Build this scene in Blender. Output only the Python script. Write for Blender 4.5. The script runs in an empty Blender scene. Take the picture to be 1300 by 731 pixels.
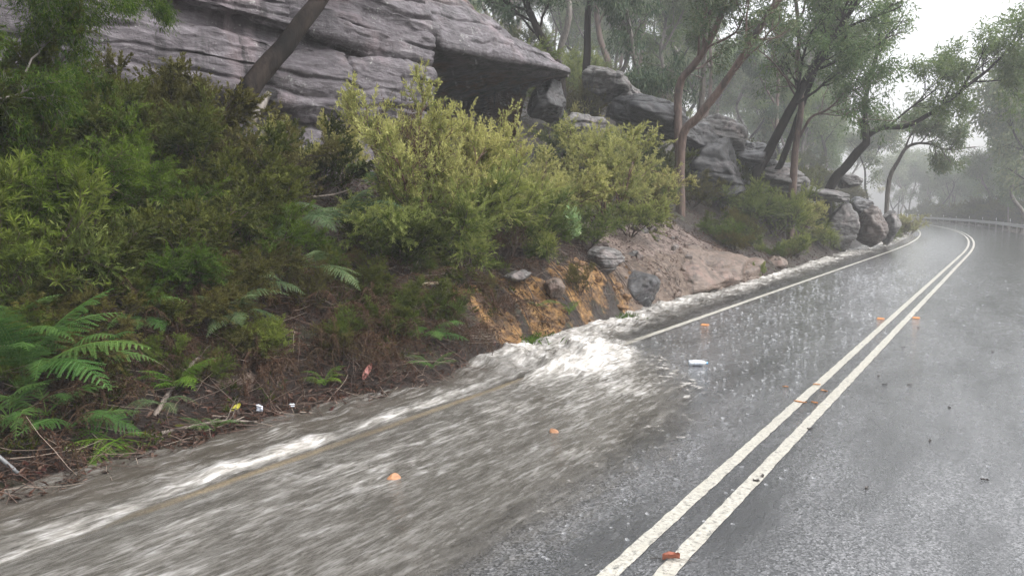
import bpy, math, random
import numpy as np
sc = bpy.context.scene
COL = sc.collection
R = math.radians
PI = math.pi

# ------------------------------------------------------------------ camera
FOC = 26.0
CAMH = 1.9
YAW, PIT = R(33.9), R(6.1)
cd = bpy.data.cameras.new('camera')
cam = bpy.data.objects.new('camera', cd)
COL.objects.link(cam)
cd.lens = FOC
cd.sensor_width = 36
cd.clip_end = 3000
cd.clip_start = 0.05
cam.location = (0, 0, CAMH)
cam.rotation_euler = (PI / 2 - PIT, 0, YAW)
sc.camera = cam
_F = FOC / 36 * 1300


def ray(px, py):
    x = (px - 650) / _F
    y = -(py - 365.5) / _F
    sy, cy, sp, cp = math.sin(YAW), math.cos(YAW), math.sin(PIT), math.cos(PIT)
    return np.array([-sy * cp + x * cy - y * sy * sp, cy * cp + x * sy + y * cy * sp, -sp + y * cp])


def on_z(px, py, z=0.0):
    d = ray(px, py)
    return np.array([0, 0, CAMH]) + d * ((z - CAMH) / d[2])


def on_x(px, py, x):
    d = ray(px, py)
    return np.array([0, 0, CAMH]) + d * (x / d[0])


def on_y(px, py, y):
    d = ray(px, py)
    return np.array([0, 0, CAMH]) + d * (y / d[1])


# ------------------------------------------------------------------ numpy noise
def _h(i, j, k, s):
    n = (i * 374761393 + j * 668265263 + k * 2147483647 + s * 1274126177) & 0xFFFFFFFF
    n = ((n ^ (n >> 13)) * 1274126177) & 0xFFFFFFFF
    n = ((n ^ (n >> 16)) * 2246822519) & 0xFFFFFFFF
    n = n ^ (n >> 15)
    return (n & 0xFFFFFF) / float(0xFFFFFF) * 2 - 1


def vn(x, y, z, s=0):
    x, y, z = np.broadcast_arrays(np.asarray(x, float), np.asarray(y, float), np.asarray(z, float))
    i, j, k = np.floor(x).astype(np.int64), np.floor(y).astype(np.int64), np.floor(z).astype(np.int64)
    f, g, h = x - i, y - j, z - k
    f, g, h = f * f * (3 - 2 * f), g * g * (3 - 2 * g), h * h * (3 - 2 * h)
    o = 0
    for a in (0, 1):
        for b in (0, 1):
            for c in (0, 1):
                o = o + _h(i + a, j + b, k + c, s) * (f if a else 1 - f) * (g if b else 1 - g) * (h if c else 1 - h)
    return o


def fbm(x, y, z, s=0, n=4, gain=.5):
    o, a, t, f = 0, 1.0, 0, 1.0
    for q in range(n):
        o = o + a * vn(x * f + q * 17.3, y * f + q * 5.1, z * f + q * 9.7, s + q)
        t += a
        a *= gain
        f *= 2.03
    return o / t


def ss(a, b, x):
    t = np.clip((np.asarray(x, float) - a) / (b - a), 0, 1)
    return t * t * (3 - 2 * t)


def nrm(v):
    return v / np.maximum(np.linalg.norm(v, axis=-1, keepdims=True), 1e-9)


# ------------------------------------------------------------------ meshes and objects
class MB:
    def __init__(self):
        self.v, self.q, self.t, self.n = [], [], [], 0

    def add(self, v, quads=None, tris=None):
        v = np.asarray(v, float).reshape(-1, 3)
        if quads is not None and len(quads):
            self.q.append(np.asarray(quads, np.int64).reshape(-1, 4) + self.n)
        if tris is not None and len(tris):
            self.t.append(np.asarray(tris, np.int64).reshape(-1, 3) + self.n)
        self.v.append(v)
        self.n += len(v)

    def mesh(self, name, smooth=True, attrs=None):
        me = bpy.data.meshes.new(name)
        v = np.concatenate(self.v) if self.v else np.zeros((0, 3))
        q = np.concatenate(self.q) if self.q else np.zeros((0, 4), np.int64)
        t = np.concatenate(self.t) if self.t else np.zeros((0, 3), np.int64)
        me.vertices.add(len(v))
        me.vertices.foreach_set('co', v.astype(np.float32).ravel())
        me.loops.add(len(q) * 4 + len(t) * 3)
        me.loops.foreach_set('vertex_index', np.concatenate([q.ravel(), t.ravel()]).astype(np.int32))
        me.polygons.add(len(q) + len(t))
        st = np.concatenate([np.arange(len(q)) * 4, len(q) * 4 + np.arange(len(t)) * 3])
        me.polygons.foreach_set('loop_start', st.astype(np.int32))
        me.polygons.foreach_set('use_smooth', np.full(len(q) + len(t), bool(smooth)))
        for k, a in (attrs or {}).items():
            at_ = me.attributes.new(k, 'FLOAT', 'POINT')
            at_.data.foreach_set('value', np.asarray(a, np.float32).ravel())
        me.update(calc_edges=True)
        me.validate()
        return me


def link(name, me, mat=None, parent=None, loc=(0, 0, 0), rot=(0, 0, 0), scale=1.0):
    o = bpy.data.objects.new(name, me)
    COL.objects.link(o)
    if mat is not None and me is not None and not len(me.materials):
        me.materials.append(mat)
    o.location = [float(q) for q in loc]
    o.rotation_euler = rot
    o.scale = (scale,) * 3 if not hasattr(scale, '__len__') else scale
    if parent is not None:
        o.parent = parent
    return o


def tag(o, label=None, cat=None, group=None, kind=None):
    if label:
        o['label'] = label
    if cat:
        o['category'] = cat
    if group:
        o['group'] = group
    if kind:
        o['kind'] = kind
    return o


def thing(name, label, cat, loc=(0, 0, 0), rz=0.0, group=None, scale=1.0):
    o = link(name, None, None, None, loc, (0, 0, rz), scale)
    o.empty_display_size = .2
    return tag(o, label, cat, group)


def dup(root, loc, rz, scale, label=None, group=None, tilt=(0, 0)):
    r = root.copy()
    COL.objects.link(r)
    r.location = [float(q) for q in loc]
    r.rotation_euler = (tilt[0], tilt[1], rz)
    r.scale = (scale,) * 3 if not hasattr(scale, '__len__') else scale
    if label:
        r['label'] = label
    if group:
        r['group'] = group
    for ch in list(root.children):
        c = ch.copy()
        COL.objects.link(c)
        c.parent = r
    return r


def grid_faces(nu, nv):
    i = np.arange(nu - 1)[:, None] * nv + np.arange(nv - 1)[None, :]
    i = i.ravel()
    return np.stack([i, i + nv, i + nv + 1, i + 1], 1)


def tubes(mb, pts, r0, r1, sides=5, tip=False, rough=0.0, seed=0):
    """pts (n,k,3); r0, r1 (n,) or scalars; tapered tubes along each polyline"""
    pts = np.asarray(pts, float)
    if pts.ndim == 2:
        pts = pts[None]
    n, k, _ = pts.shape
    if n == 0:
        return
    T = np.gradient(pts, axis=1)
    T = nrm(T)
    mt = np.abs(T.mean(1))
    ref = np.eye(3)[np.argmin(mt, axis=1)][:, None, :]
    A = nrm(np.cross(T, ref))
    B = np.cross(T, A)
    r0 = np.broadcast_to(np.asarray(r0, float), (n,))
    r1 = np.broadcast_to(np.asarray(r1, float), (n,))
    s = np.linspace(0, 1, k)
    rad = r0[:, None] * (1 - s) + r1[:, None] * s
    th = np.arange(sides) / sides * 2 * PI
    c, d = np.cos(th), np.sin(th)
    off = A[:, :, None, :] * c[None, None, :, None] + B[:, :, None, :] * d[None, None, :, None]
    rr = rad[:, :, None, None] * np.ones((1, 1, sides, 1))
    V = pts[:, :, None, :] + off * rr
    if rough:
        f = fbm(V[..., 0] * 7, V[..., 1] * 7, V[..., 2] * 3, seed, 3)
        V = V + off * (rr * rough * f[..., None])
    idx = np.arange(n * k * sides).reshape(n, k, sides)
    a = idx[:, :-1, :]
    b = idx[:, 1:, :]
    q = np.stack([a, np.roll(a, -1, 2), np.roll(b, -1, 2), b], -1).reshape(-1, 4)
    tri = []
    if sides >= 3:
        e = idx[:, -1, :]
        for i in range(1, sides - 1):
            tri.append(np.stack([e[:, 0], e[:, i], e[:, i + 1]], -1))
        tri = np.concatenate(tri)
    mb.add(V.reshape(-1, 3), q, tri)


def leaf_quads(mb, P, D, L, W, rng, droop=0.0):
    n = len(P)
    D = nrm(D)
    S = nrm(np.cross(D, rng.normal(size=(n, 3))))
    L = np.broadcast_to(np.asarray(L, float), (n,))[:, None]
    W = np.broadcast_to(np.asarray(W, float), (n,))[:, None]
    N = np.cross(D, S)
    v0 = P
    m = P + D * L * .45 + N * W * .25
    v1 = m + S * W * .5
    v3 = m - S * W * .5
    v2 = P + D * L
    v2 = v2 - np.array([0, 0, 1.]) * droop * L
    V = np.stack([v0, v1, v2, v3], 1).reshape(-1, 3)
    i = np.arange(n)[:, None] * 4
    mb.add(V, tris=np.concatenate([i + np.array([0, 1, 2]), i + np.array([0, 2, 3])]))


def grow(P, D, L, k, wig, up, rng, down=None):
    P = np.asarray(P, float).copy()
    D = nrm(np.asarray(D, float))
    L = np.broadcast_to(np.asarray(L, float), (len(P),))[:, None]
    out = [P]
    U = np.array([0, 0, 1.])
    for i in range(k):
        D = nrm(D + rng.normal(size=D.shape) * wig + U * up)
        P = P + D * L / k
        out.append(P)
    return np.stack(out, 1)


def spawn(pts, m, t0, t1, ang, rng, aj=.25):
    """m children per curve: positions, directions, t"""
    n, k, _ = pts.shape
    t = rng.uniform(t0, t1, (n, m))
    f = t * (k - 1)
    i = np.clip(np.floor(f).astype(int), 0, k - 2)
    w = (f - i)[..., None]
    a = np.take_along_axis(pts, i[..., None].repeat(3, -1), 1)
    b = np.take_along_axis(pts, (i + 1)[..., None].repeat(3, -1), 1)
    p = a * (1 - w) + b * w
    d = nrm(b - a)
    perp = nrm(np.cross(d, rng.normal(size=d.shape)))
    an = ang + rng.normal(size=t.shape) * aj
    dd = d * np.cos(an)[..., None] + perp * np.sin(an)[..., None]
    return p.reshape(-1, 3), dd.reshape(-1, 3), t.ravel()


def smooth_path(pts, n):
    """Catmull-Rom through control points"""
    p = np.asarray(pts, float)
    p = np.concatenate([[2 * p[0] - p[1]], p, [2 * p[-1] - p[-2]]])
    m = len(p) - 3
    s = np.linspace(0, m - 1e-6, n)
    i = s.astype(int)
    t = (s - i)[:, None]
    a, b, c, d = p[i], p[i + 1], p[i + 2], p[i + 3]
    return .5 * (2 * b + (c - a) * t + (2 * a - 5 * b + 4 * c - d) * t ** 2 + (3 * b - a - 3 * c + d) * t ** 3)


# ------------------------------------------------------------------ materials
class NT:
    def __init__(self, name):
        self.m = bpy.data.materials.new(name)
        self.m.use_nodes = True
        self.t = self.m.node_tree
        self.t.nodes.clear()
        self.out = self.t.nodes.new('ShaderNodeOutputMaterial')

    def n(self, typ, **kw):
        x = self.t.nodes.new('ShaderNode' + typ)
        for k, v in kw.items():
            if k.startswith('i_'):
                x.inputs[k[2:].replace('_', ' ')].default_value = v
            else:
                setattr(x, k, v)
        return x

    def l(self, a, b):
        self.t.links.new(a, b)

    def noise(self, scale, detail=4, rough=.55, vec=None, dist=0.0):
        x = self.n('TexNoise')
        x.inputs['Scale'].default_value = scale
        x.inputs['Detail'].default_value = detail
        x.inputs['Roughness'].default_value = rough
        x.inputs['Distortion'].default_value = dist
        if vec is not None:
            self.l(vec, x.inputs['Vector'])
        return x.outputs['Fac']

    def ramp(self, fac, stops, interp='LINEAR'):
        x = self.n('ValToRGB')
        x.color_ramp.interpolation = interp
        e = x.color_ramp.elements
        while len(e) < len(stops):
            e.new(.5)
        for el, (p, c) in zip(e, stops):
            el.position = p
            el.color = (*c, 1) if hasattr(c, '__len__') else (c, c, c, 1)
        self.l(fac, x.inputs['Fac'])
        return x.outputs['Color']

    def mix(self, fac, a, b, mode='MIX'):
        x = self.n('Mix', data_type='RGBA', blend_type=mode)
        for s, v in ((x.inputs[0], fac), (x.inputs[6], a), (x.inputs[7], b)):
            if hasattr(v, 'is_output'):
                self.l(v, s)
            elif hasattr(v, '__len__'):
                s.default_value = (*v, 1)
            else:
                s.default_value = v
        return x.outputs[2]

    def math(self, op, a, b=0.0, c=None, clamp=False):
        x = self.n('Math', operation=op, use_clamp=clamp)
        for s, v in zip(x.inputs, (a, b, c)):
            if v is None:
                continue
            if hasattr(v, 'is_output'):
                self.l(v, s)
            else:
                s.default_value = v
        return x.outputs[0]

    def smooth(self, lo, hi, v):
        x = self.n('MapRange', interpolation_type='SMOOTHSTEP')
        for s, q in ((0, v), (1, lo), (2, hi)):
            if hasattr(q, 'is_output'):
                self.l(q, x.inputs[s])
            else:
                x.inputs[s].default_value = q
        return x.outputs[0]

    def vec(self, scale=(1, 1, 1), src='Object'):
        tc = self.n('TexCoord')
        mp = self.n('Mapping')
        mp.inputs['Scale'].default_value = scale
        self.l(tc.outputs[src], mp.inputs['Vector'])
        return mp.outputs['Vector']

    def attr(self, name):
        a = self.n('Attribute', attribute_name=name)
        return a.outputs['Fac']

    def bump(self, h, strength=.5, dist=.02, nrm_=None):
        b = self.n('Bump')
        b.inputs['Strength'].default_value = strength
        b.inputs['Distance'].default_value = dist
        self.l(h, b.inputs['Height'])
        if nrm_ is not None:
            self.l(nrm_, b.inputs['Normal'])
        return b.outputs['Normal']

    def bsdf(self, col=None, rough=.6, spec=.5, normal=None, **kw):
        p = self.n('BsdfPrincipled')
        for s, v in (('Base Color', col), ('Roughness', rough), ('Specular IOR Level', spec), ('Normal', normal)):
            if v is None:
                continue
            if hasattr(v, 'is_output'):
                self.l(v, p.inputs[s])
            elif hasattr(v, '__len__'):
                p.inputs[s].default_value = (*v, 1)
            else:
                p.inputs[s].default_value = v
        for k, v in kw.items():
            p.inputs[k.replace('_', ' ')].default_value = v
        return p.outputs[0]

    def done(self, sh):
        self.l(sh, self.out.inputs['Surface'])
        return self.m


def plain(name, col, rough=.5, spec=.5, var=.15, scale=30, bump=.0, **kw):
    t = NT(name)
    f = t.noise(scale, 4, vec=t.vec())
    c = t.ramp(f, [(.3, [q * (1 - var) for q in col]), (.7, [min(1, q * (1 + var)) for q in col])])
    nm = t.bump(f, bump, .01) if bump else None
    return t.done(t.bsdf(c, rough, spec, nm, **kw))


def leaf_mat(name, cols, rough=.4, trans=.3, spec=.35, objvar=.25, tip=None, old=None):
    """per-leaf tint from the mesh islands, a little tint per plant"""
    t = NT(name)
    g = t.n('NewGeometry')
    n = len(cols)
    c = t.ramp(g.outputs['Random Per Island'], [((i + .5) / n, q) for i, q in enumerate(cols)])
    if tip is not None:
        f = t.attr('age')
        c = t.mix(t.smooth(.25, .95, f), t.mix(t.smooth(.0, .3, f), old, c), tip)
    oi = t.n('ObjectInfo')
    hs = t.n('HueSaturation')
    t.l(c, hs.inputs['Color'])
    t.l(t.math('MULTIPLY_ADD', oi.outputs['Random'], objvar * 2, 1 - objvar), hs.inputs['Value'])
    t.l(t.math('MULTIPLY_ADD', oi.outputs['Random'], -.03, .515), hs.inputs['Hue'])
    c = hs.outputs['Color']
    a = t.bsdf(c, max(rough, .5), spec * .45)
    b = t.n('BsdfTranslucent')
    t.l(c, b.inputs['Color'])
    m = t.n('MixShader')
    m.inputs[0].default_value = trans
    t.l(a, m.inputs[1])
    t.l(b.outputs[0], m.inputs[2])
    return t.done(m.outputs[0])


def bark_mat(name, c0, c1, rough=.55, sz=9, spec=.4):
    t = NT(name)
    v = t.vec((sz, sz, sz * .22))
    f = t.noise(2.2, 6, .65, v, .6)
    f2 = t.noise(.35, 3, .5, v)
    c = t.ramp(f, [(.32, c0), (.68, c1)])
    c = t.mix(t.smooth(.5, .7, f2), c, [q * .5 for q in c0])
    return t.done(t.bsdf(c, rough, spec, t.bump(f, .7, .02)))

# ------------------------------------------------------------------ sky, sun, air
SUN_EL, SUN_AZ = R(52), R(70)            # azimuth measured from +Y towards +X
w = bpy.data.worlds.new('World')
sc.world = w
w.use_nodes = True
nt = w.node_tree
nt.nodes.clear()
sky = nt.nodes.new('ShaderNodeTexSky')
sky.sky_type = 'NISHITA'
sky.sun_disc = False
sky.sun_elevation = SUN_EL
sky.sun_rotation = SUN_AZ
sky.air_density = 1.0
sky.dust_density = 6.0
hs = nt.nodes.new('ShaderNodeHueSaturation')
hs.inputs['Saturation'].default_value = .22
bg = nt.nodes.new('ShaderNodeBackground')
bg.inputs['Strength'].default_value = .15
wo = nt.nodes.new('ShaderNodeOutputWorld')
nt.links.new(sky.outputs[0], hs.inputs['Color'])
nt.links.new(hs.outputs[0], bg.inputs['Color'])
nt.links.new(bg.outputs[0], wo.inputs['Surface'])

sd = bpy.data.lights.new('sun', 'SUN')
sd.energy = .5
sd.angle = R(80)
sd.color = (1, .97, .93)
sun = bpy.data.objects.new('sun', sd)
COL.objects.link(sun)
dv = np.array([math.sin(SUN_AZ) * math.cos(SUN_EL), math.cos(SUN_AZ) * math.cos(SUN_EL), math.sin(SUN_EL)])
from mathutils import Vector
sun.rotation_euler = Vector(dv).to_track_quat('Z', 'Y').to_euler()
sun.location = (30, 10, 60)

sc.view_settings.view_transform = 'Standard'
sc.view_settings.look = 'None'
sc.view_settings.gamma = 1
sc.view_settings.exposure = EXPO = 1.55
cy = sc.cycles
cy.use_denoising = True
cy.max_bounces = 6
cy.diffuse_bounces = 3
cy.glossy_bounces = 2
cy.transmission_bounces = 4
cy.transparent_max_bounces = 10
cy.volume_bounces = 0
cy.caustics_reflective = False
cy.caustics_refractive = False
cy.sample_clamp_indirect = 6

HAZE = .0026
hz = MB()
x0, x1, y0, y1, z0, z1 = -190, 120, -30, 330, -6, 62
hz.add([(x0, y0, z0), (x1, y0, z0), (x1, y1, z0), (x0, y1, z0), (x0, y0, z1), (x1, y0, z1), (x1, y1, z1), (x0, y1, z1)],
       [(3, 2, 1, 0), (4, 5, 6, 7), (0, 1, 5, 4), (1, 2, 6, 5), (2, 3, 7, 6), (3, 0, 4, 7)])
t = NT('rain_haze')
pv = t.n('VolumePrincipled')
pv.inputs['Color'].default_value = (.97, .985, 1, 1)
pv.inputs['Density'].default_value = HAZE
pv.inputs['Anisotropy'].default_value = .0
t.l(pv.outputs[0], t.out.inputs['Volume'])
tag(link('haze', hz.mesh('haze', False), t.m), kind='stuff')

# ------------------------------------------------------------------ terrain
def shift(y):
    return -np.maximum(0, np.asarray(y, float) - 36) ** 2 / (2 * 320)


FY = [-30, 0, 2, 3.9, 5, 6, 6.9, 7.6, 8.3, 10.6, 13, 18.6, 23, 39, 58, 90, 400]
FU = [-5.1, -5.05, -5.15, -5.2, -5.05, -4.92, -4.95, -5.3, -5.42, -5.45, -5.6, -5.4, -5.5, -5.8, -5.7, -5.6, -5.6]


def foot(y):
    return np.interp(y, FY, FU)


PY = [2, 5, 7.5, 11, 15, 21, 32, 60]
PA = [0, .3, .6, 1.0, 1.6, 3, 4.3, 5.5, 9, 14, 30, 60, 200]
PH = np.array([
    [0, .05, .12, .30, .95, 1.95, 2.6, 3.0, 3.6, 6, 12, 20, 40],
    [0, .06, .18, .55, 1.10, 1.95, 2.6, 2.9, 3.4, 6, 12, 20, 40],
    [0, .40, .70, .95, 1.30, 2.0, 2.65, 2.9, 3.3, 6, 12, 20, 40],
    [0, .50, .85, 1.05, 1.35, 2.05, 2.6, 2.9, 3.3, 6, 12, 20, 40],
    [0, .45, .75, 1.00, 1.30, 1.9, 2.5, 3.0, 4.2, 7, 14, 22, 42],
    [0, .30, .50, .70, 1.05, 1.8, 2.5, 3.2, 5.2, 8, 15, 24, 44],
    [0, .15, .35, .60, 1.00, 1.9, 2.7, 3.4, 5.4, 8, 15, 24, 44],
    [0, .08, .2, .40, .70, 1.4, 2.0, 2.6, 4.4, 6.5, 13, 22, 40]])


def H(x, y):
    x, y = np.broadcast_arrays(np.asarray(x, float), np.asarray(y, float))
    u = x - shift(y)
    wob = .22 * fbm(u * .0, y * .9, y * 0 + 3.3, 5, 3) * ss(0, 8, y)
    a = foot(y) - u + wob
    rows = np.stack([np.interp(a, PA, r) for r in PH])
    fy = np.interp(y, PY, np.arange(len(PY)))
    i = np.clip(fy.astype(int), 0, len(PY) - 2)
    k = fy - i
    k = k * k * (3 - 2 * k)
    g = np.take_along_axis(rows, i[None], 0)[0] * (1 - k) + np.take_along_axis(rows, i[None] + 1, 0)[0] * k
    am = ss(0, 1.2, a)
    g = g + am * (.16 * fbm(u * .9, y * .9, 0, 11, 4) + .05 * fbm(u * 4, y * 4, 0, 12, 3)) * (1 + .8 * ss(3, 10, a))
    cut = ss(6.6, 8, y) * (1 - ss(13.5, 15, y)) * ss(.02, .2, a) * (1 - ss(.9, 1.6, a))
    g = g + cut * (.16 * fbm(u * 1.2, y * 3.2, 0, 15, 4, .6) - .10 * np.abs(vn(u * .6, y * 2.6, 0, 16)))
    g = g + ss(-.1, .2, a) * .03 * fbm(u * 6, y * 6, 1.5, 13, 3)
    left = np.where(a > 0, g, -.06)
    rr = np.maximum(0, u - 2.4)
    right = -.06 + .5 * ss(6, 40, rr) * fbm(u * .1, y * .1, 0, 14, 3) - .02 * np.minimum(rr, 40)
    return np.where(u > 2.4, right, left)


def ground_at(px, py, tmin=2.0, tmax=160.0):
    """where the sight line of a photograph pixel first meets the terrain"""
    d = ray(px, py)
    t = np.concatenate([np.arange(tmin, 30, .02), np.arange(30, tmax, .1)])
    p = np.array([0, 0, CAMH]) + d * t[:, None]
    hit = p[:, 2] < np.maximum(H(p[:, 0], p[:, 1]), -.06)
    if not hit.any():
        return p[-1]
    q = p[np.argmax(hit)].copy()
    q[2] = float(H(q[0], q[1]))
    return q


def put(x, y, dz=0.0):
    return np.array([x, y, float(H(x, y)) + dz])


def steps(knots):
    out = [knots[0][0]]
    for (a, _), (b, s) in zip(knots[:-1], knots[1:]):
        n = max(1, int(round((b - a) / s)))
        out += list(a + (b - a) * (np.arange(n) + 1) / n)
    return np.array(out)


gu = steps([(-240, 0), (-60, 12), (-30, 2), (-15, .5), (-10.5, .1), (-4.7, .035), (-4.2, .25), (2.6, 1.7), (12, 1.2), (60, 4), (260, 20)])
gy = steps([(-60, 0), (-4, 4), (1, .4), (13, .045), (22, .1), (40, .4), (70, 1.0), (160, 3), (420, 12), (900, 60)])
U, Y = np.meshgrid(gu, gy, indexing='ij')
X = U + shift(Y)
Z = H(X, Y)
A = foot(Y) - U
clay = ss(7.0, 7.8, Y) * (1 - ss(13.2, 14.6, Y)) * ss(-.35, -.2, A) * (1 - ss(.75, 1.15, A + .5 * fbm(U * 2, Y * 2, 0, 31, 3)))
clay = np.clip(clay * (.62 + 1.3 * fbm(U * 2.2, Y * 2.2, 0, 30, 4)), 0, 1)
clay = np.maximum(clay, .8 * ss(5.2, 6.0, Y) * (1 - ss(6.4, 7, Y)) * ss(.5, .7, A) * (1 - ss(1.0, 1.2, A)) * ss(-.1, .3, fbm(U * 3, Y * 3, 0, 33, 3)))
gravel = ss(13.2, 14.6, Y) * (1 - ss(18.5, 20.5, Y)) * ss(.5, 1.1, A) * (1 - ss(2.6, 3.6, A + fbm(U, Y, 0, 32, 3)))
tan = ss(12.0, 13.2, Y + .8 * fbm(U, Y, 0, 35, 2)) * (1 - ss(19, 21, Y)) * ss(-.35, -.2, A) * (1 - ss(.8, 1.25, A + .4 * fbm(U * 1.5, Y * 1.5, 0, 34, 3)))
mb = MB()
mb.add(np.stack([X, Y, Z], -1), grid_faces(len(gu), len(gy)))
t = NT('bank_soil')
v = t.vec()
n1 = t.noise(2.2, 6, .6, v)
n2 = t.noise(16, 6, .65, v)
n3 = t.noise(70, 4, .7, v)
soil = t.ramp(n2, [(.25, (.006, .004, .003)), (.5, (.020, .012, .009)), (.75, (.05, .031, .022))])
soil = t.mix(t.smooth(.52, .68, n1), soil, t.ramp(n3, [(.3, (.018, .020, .008)), (.7, (.05, .055, .02))]))
cl = t.ramp(t.noise(7, 6, .65, v), [(.3, (.025, .015, .009)), (.44, (.16, .082, .028)), (.56, (.32, .175, .055)), (.72, (.42, .27, .115))])
gr = t.ramp(t.noise(26, 6, .7, v), [(.32, (.045, .032, .027)), (.48, (.17, .125, .105)), (.56, (.24, .185, .16)), (.7, (.36, .31, .28))])
cm = t.smooth(.35, .62, t.math('ADD', t.attr('clay'), t.math('MULTIPLY_ADD', n2, .5, -.25)))
gm = t.smooth(.35, .6, t.math('ADD', t.attr('gravel'), t.math('MULTIPLY_ADD', n2, .7, -.38)))
tn = t.ramp(t.noise(6, 7, .7, v, .4), [(.3, (.05, .034, .025)), (.5, (.15, .108, .082)), (.7, (.25, .195, .155))])
tm_ = t.smooth(.3, .6, t.math('ADD', t.attr('tan'), t.math('MULTIPLY_ADD', n2, .5, -.25)))
col = t.mix(tm_, t.mix(gm, t.mix(cm, soil, cl), gr), tn)
col = t.mix(t.math('MULTIPLY', t.smooth(.53, .62, t.noise(3.6, 8, .78, v, .5)), .8), col, (.022, .015, .010))
col = t.mix(t.math('MULTIPLY', t.smooth(.52, .66, t.noise(1.3, 6, .7, v)), .55), col, (.055, .046, .040))
bm_ = t.bump(n2, 1.0, .09)
bm_ = t.bump(n3, .9, .02, bm_)
M_SOIL = t.done(t.bsdf(col, .5, .4, bm_))
GROUND = link('ground', mb.mesh('ground', True, {'clay': clay, 'gravel': gravel, 'tan': tan}), M_SOIL)
tag(GROUND, kind='structure')


def ribbon(name, u0, u1, y0, y1, z, mat, nu=2, dy=.5, kind='structure'):
    yy = np.concatenate([np.arange(y0, 30, dy), np.arange(30, y1, dy * 3)])
    uu = np.linspace(u0, u1, nu)
    Ug, Yg = np.meshgrid(uu, yy, indexing='ij')
    m = MB()
    m.add(np.stack([Ug + shift(Yg), Yg, np.full_like(Ug, z)], -1), grid_faces(nu, len(yy)))
    return tag(link(name, m.mesh(name), mat), kind=kind)


t = NT('wet_asphalt')
v = t.vec()
agg = t.n('TexVoronoi')
agg.inputs['Scale'].default_value = 85
t.l(v, agg.inputs['Vector'])
n1 = t.noise(1.1, 4, .55, t.vec((1.6, .35, 1)))
n2 = t.noise(60, 3, .6, v)
n4 = t.noise(9, 5, .6, t.vec((1, .35, 1)))
c = t.ramp(agg.outputs['Color'], [(.12, (.020, .021, .023)), (.5, (.085, .087, .092)), (.9, (.24, .24, .25))])
c = t.mix(t.smooth(.35, .7, n1), c, (.03, .031, .033))
rg = t.math('MULTIPLY_ADD', t.smooth(.3, .7, n4), .20, .14)
hgt = t.math('ADD', t.math('MULTIPLY', agg.outputs['Distance'], .8), n2)
nm = t.bump(hgt, .55, .006)
nm = t.bump(t.noise(22, 3, .6, t.vec((1, .55, 1))), .35, .02, nm)
rd_ = t.bsdf(c, rg, .5, nm, Coat_Weight=1.0, Coat_Roughness=.10, Coat_IOR=1.33)
cn_ = t.bump(t.noise(26, 4, .65, t.vec((.8, 1.6, 1))), .40, .012, t.bump(hgt, .25, .006))
t.l(cn_, rd_.node.inputs['Coat Normal'])
M_ROAD = t.done(rd_)
ribbon('road', -5.05, 2.3, -30, 300, 0.0, M_ROAD, 12, .5)

t = NT('road_paint')
v = t.vec()
f = t.noise(40, 5, .7, v)
f2 = t.noise(5, 5, .7, v)
c = t.ramp(f, [(.3, (.24, .228, .195)), (.62, (.46, .445, .40))])
c = t.mix(t.smooth(.51, .60, t.noise(26, 8, .9, v)), c, (.09, .09, .085))
c = t.mix(t.smooth(.5, .8, f2), c, (.34, .32, .265))
M_PAINT = t.done(t.bsdf(c, .45, .25, t.bump(f, .4, .004)))


def line(name, uc, wd, y0, y1, seed):
    yy = np.concatenate([np.arange(y0, 16, .02), np.arange(16, 40, .1), np.arange(40, y1, 1.5)])
    e0 = .007 * fbm(yy * 9, 0, 0, seed, 3)
    e1 = .007 * fbm(yy * 9, 5, 0, seed + 3, 3)
    s = shift(yy)
    a = np.stack([uc - wd / 2 + e0 + s, yy, np.full_like(yy, .004)], -1)
    b = np.stack([uc + wd / 2 + e1 + s, yy, np.full_like(yy, .004)], -1)
    m = MB()
    m.add(np.stack([a, b]).reshape(-1, 3), grid_faces(2, len(yy))[:, ::-1])
    return tag(link(name, m.mesh(name), M_PAINT), kind='structure')


line('centre_line', -1.635, .092, -10, 160, 1)
line('centre_line', -1.395, .096, -10, 160, 2)
line('edge_line', -4.43, .105, -10, 160, 3)

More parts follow.
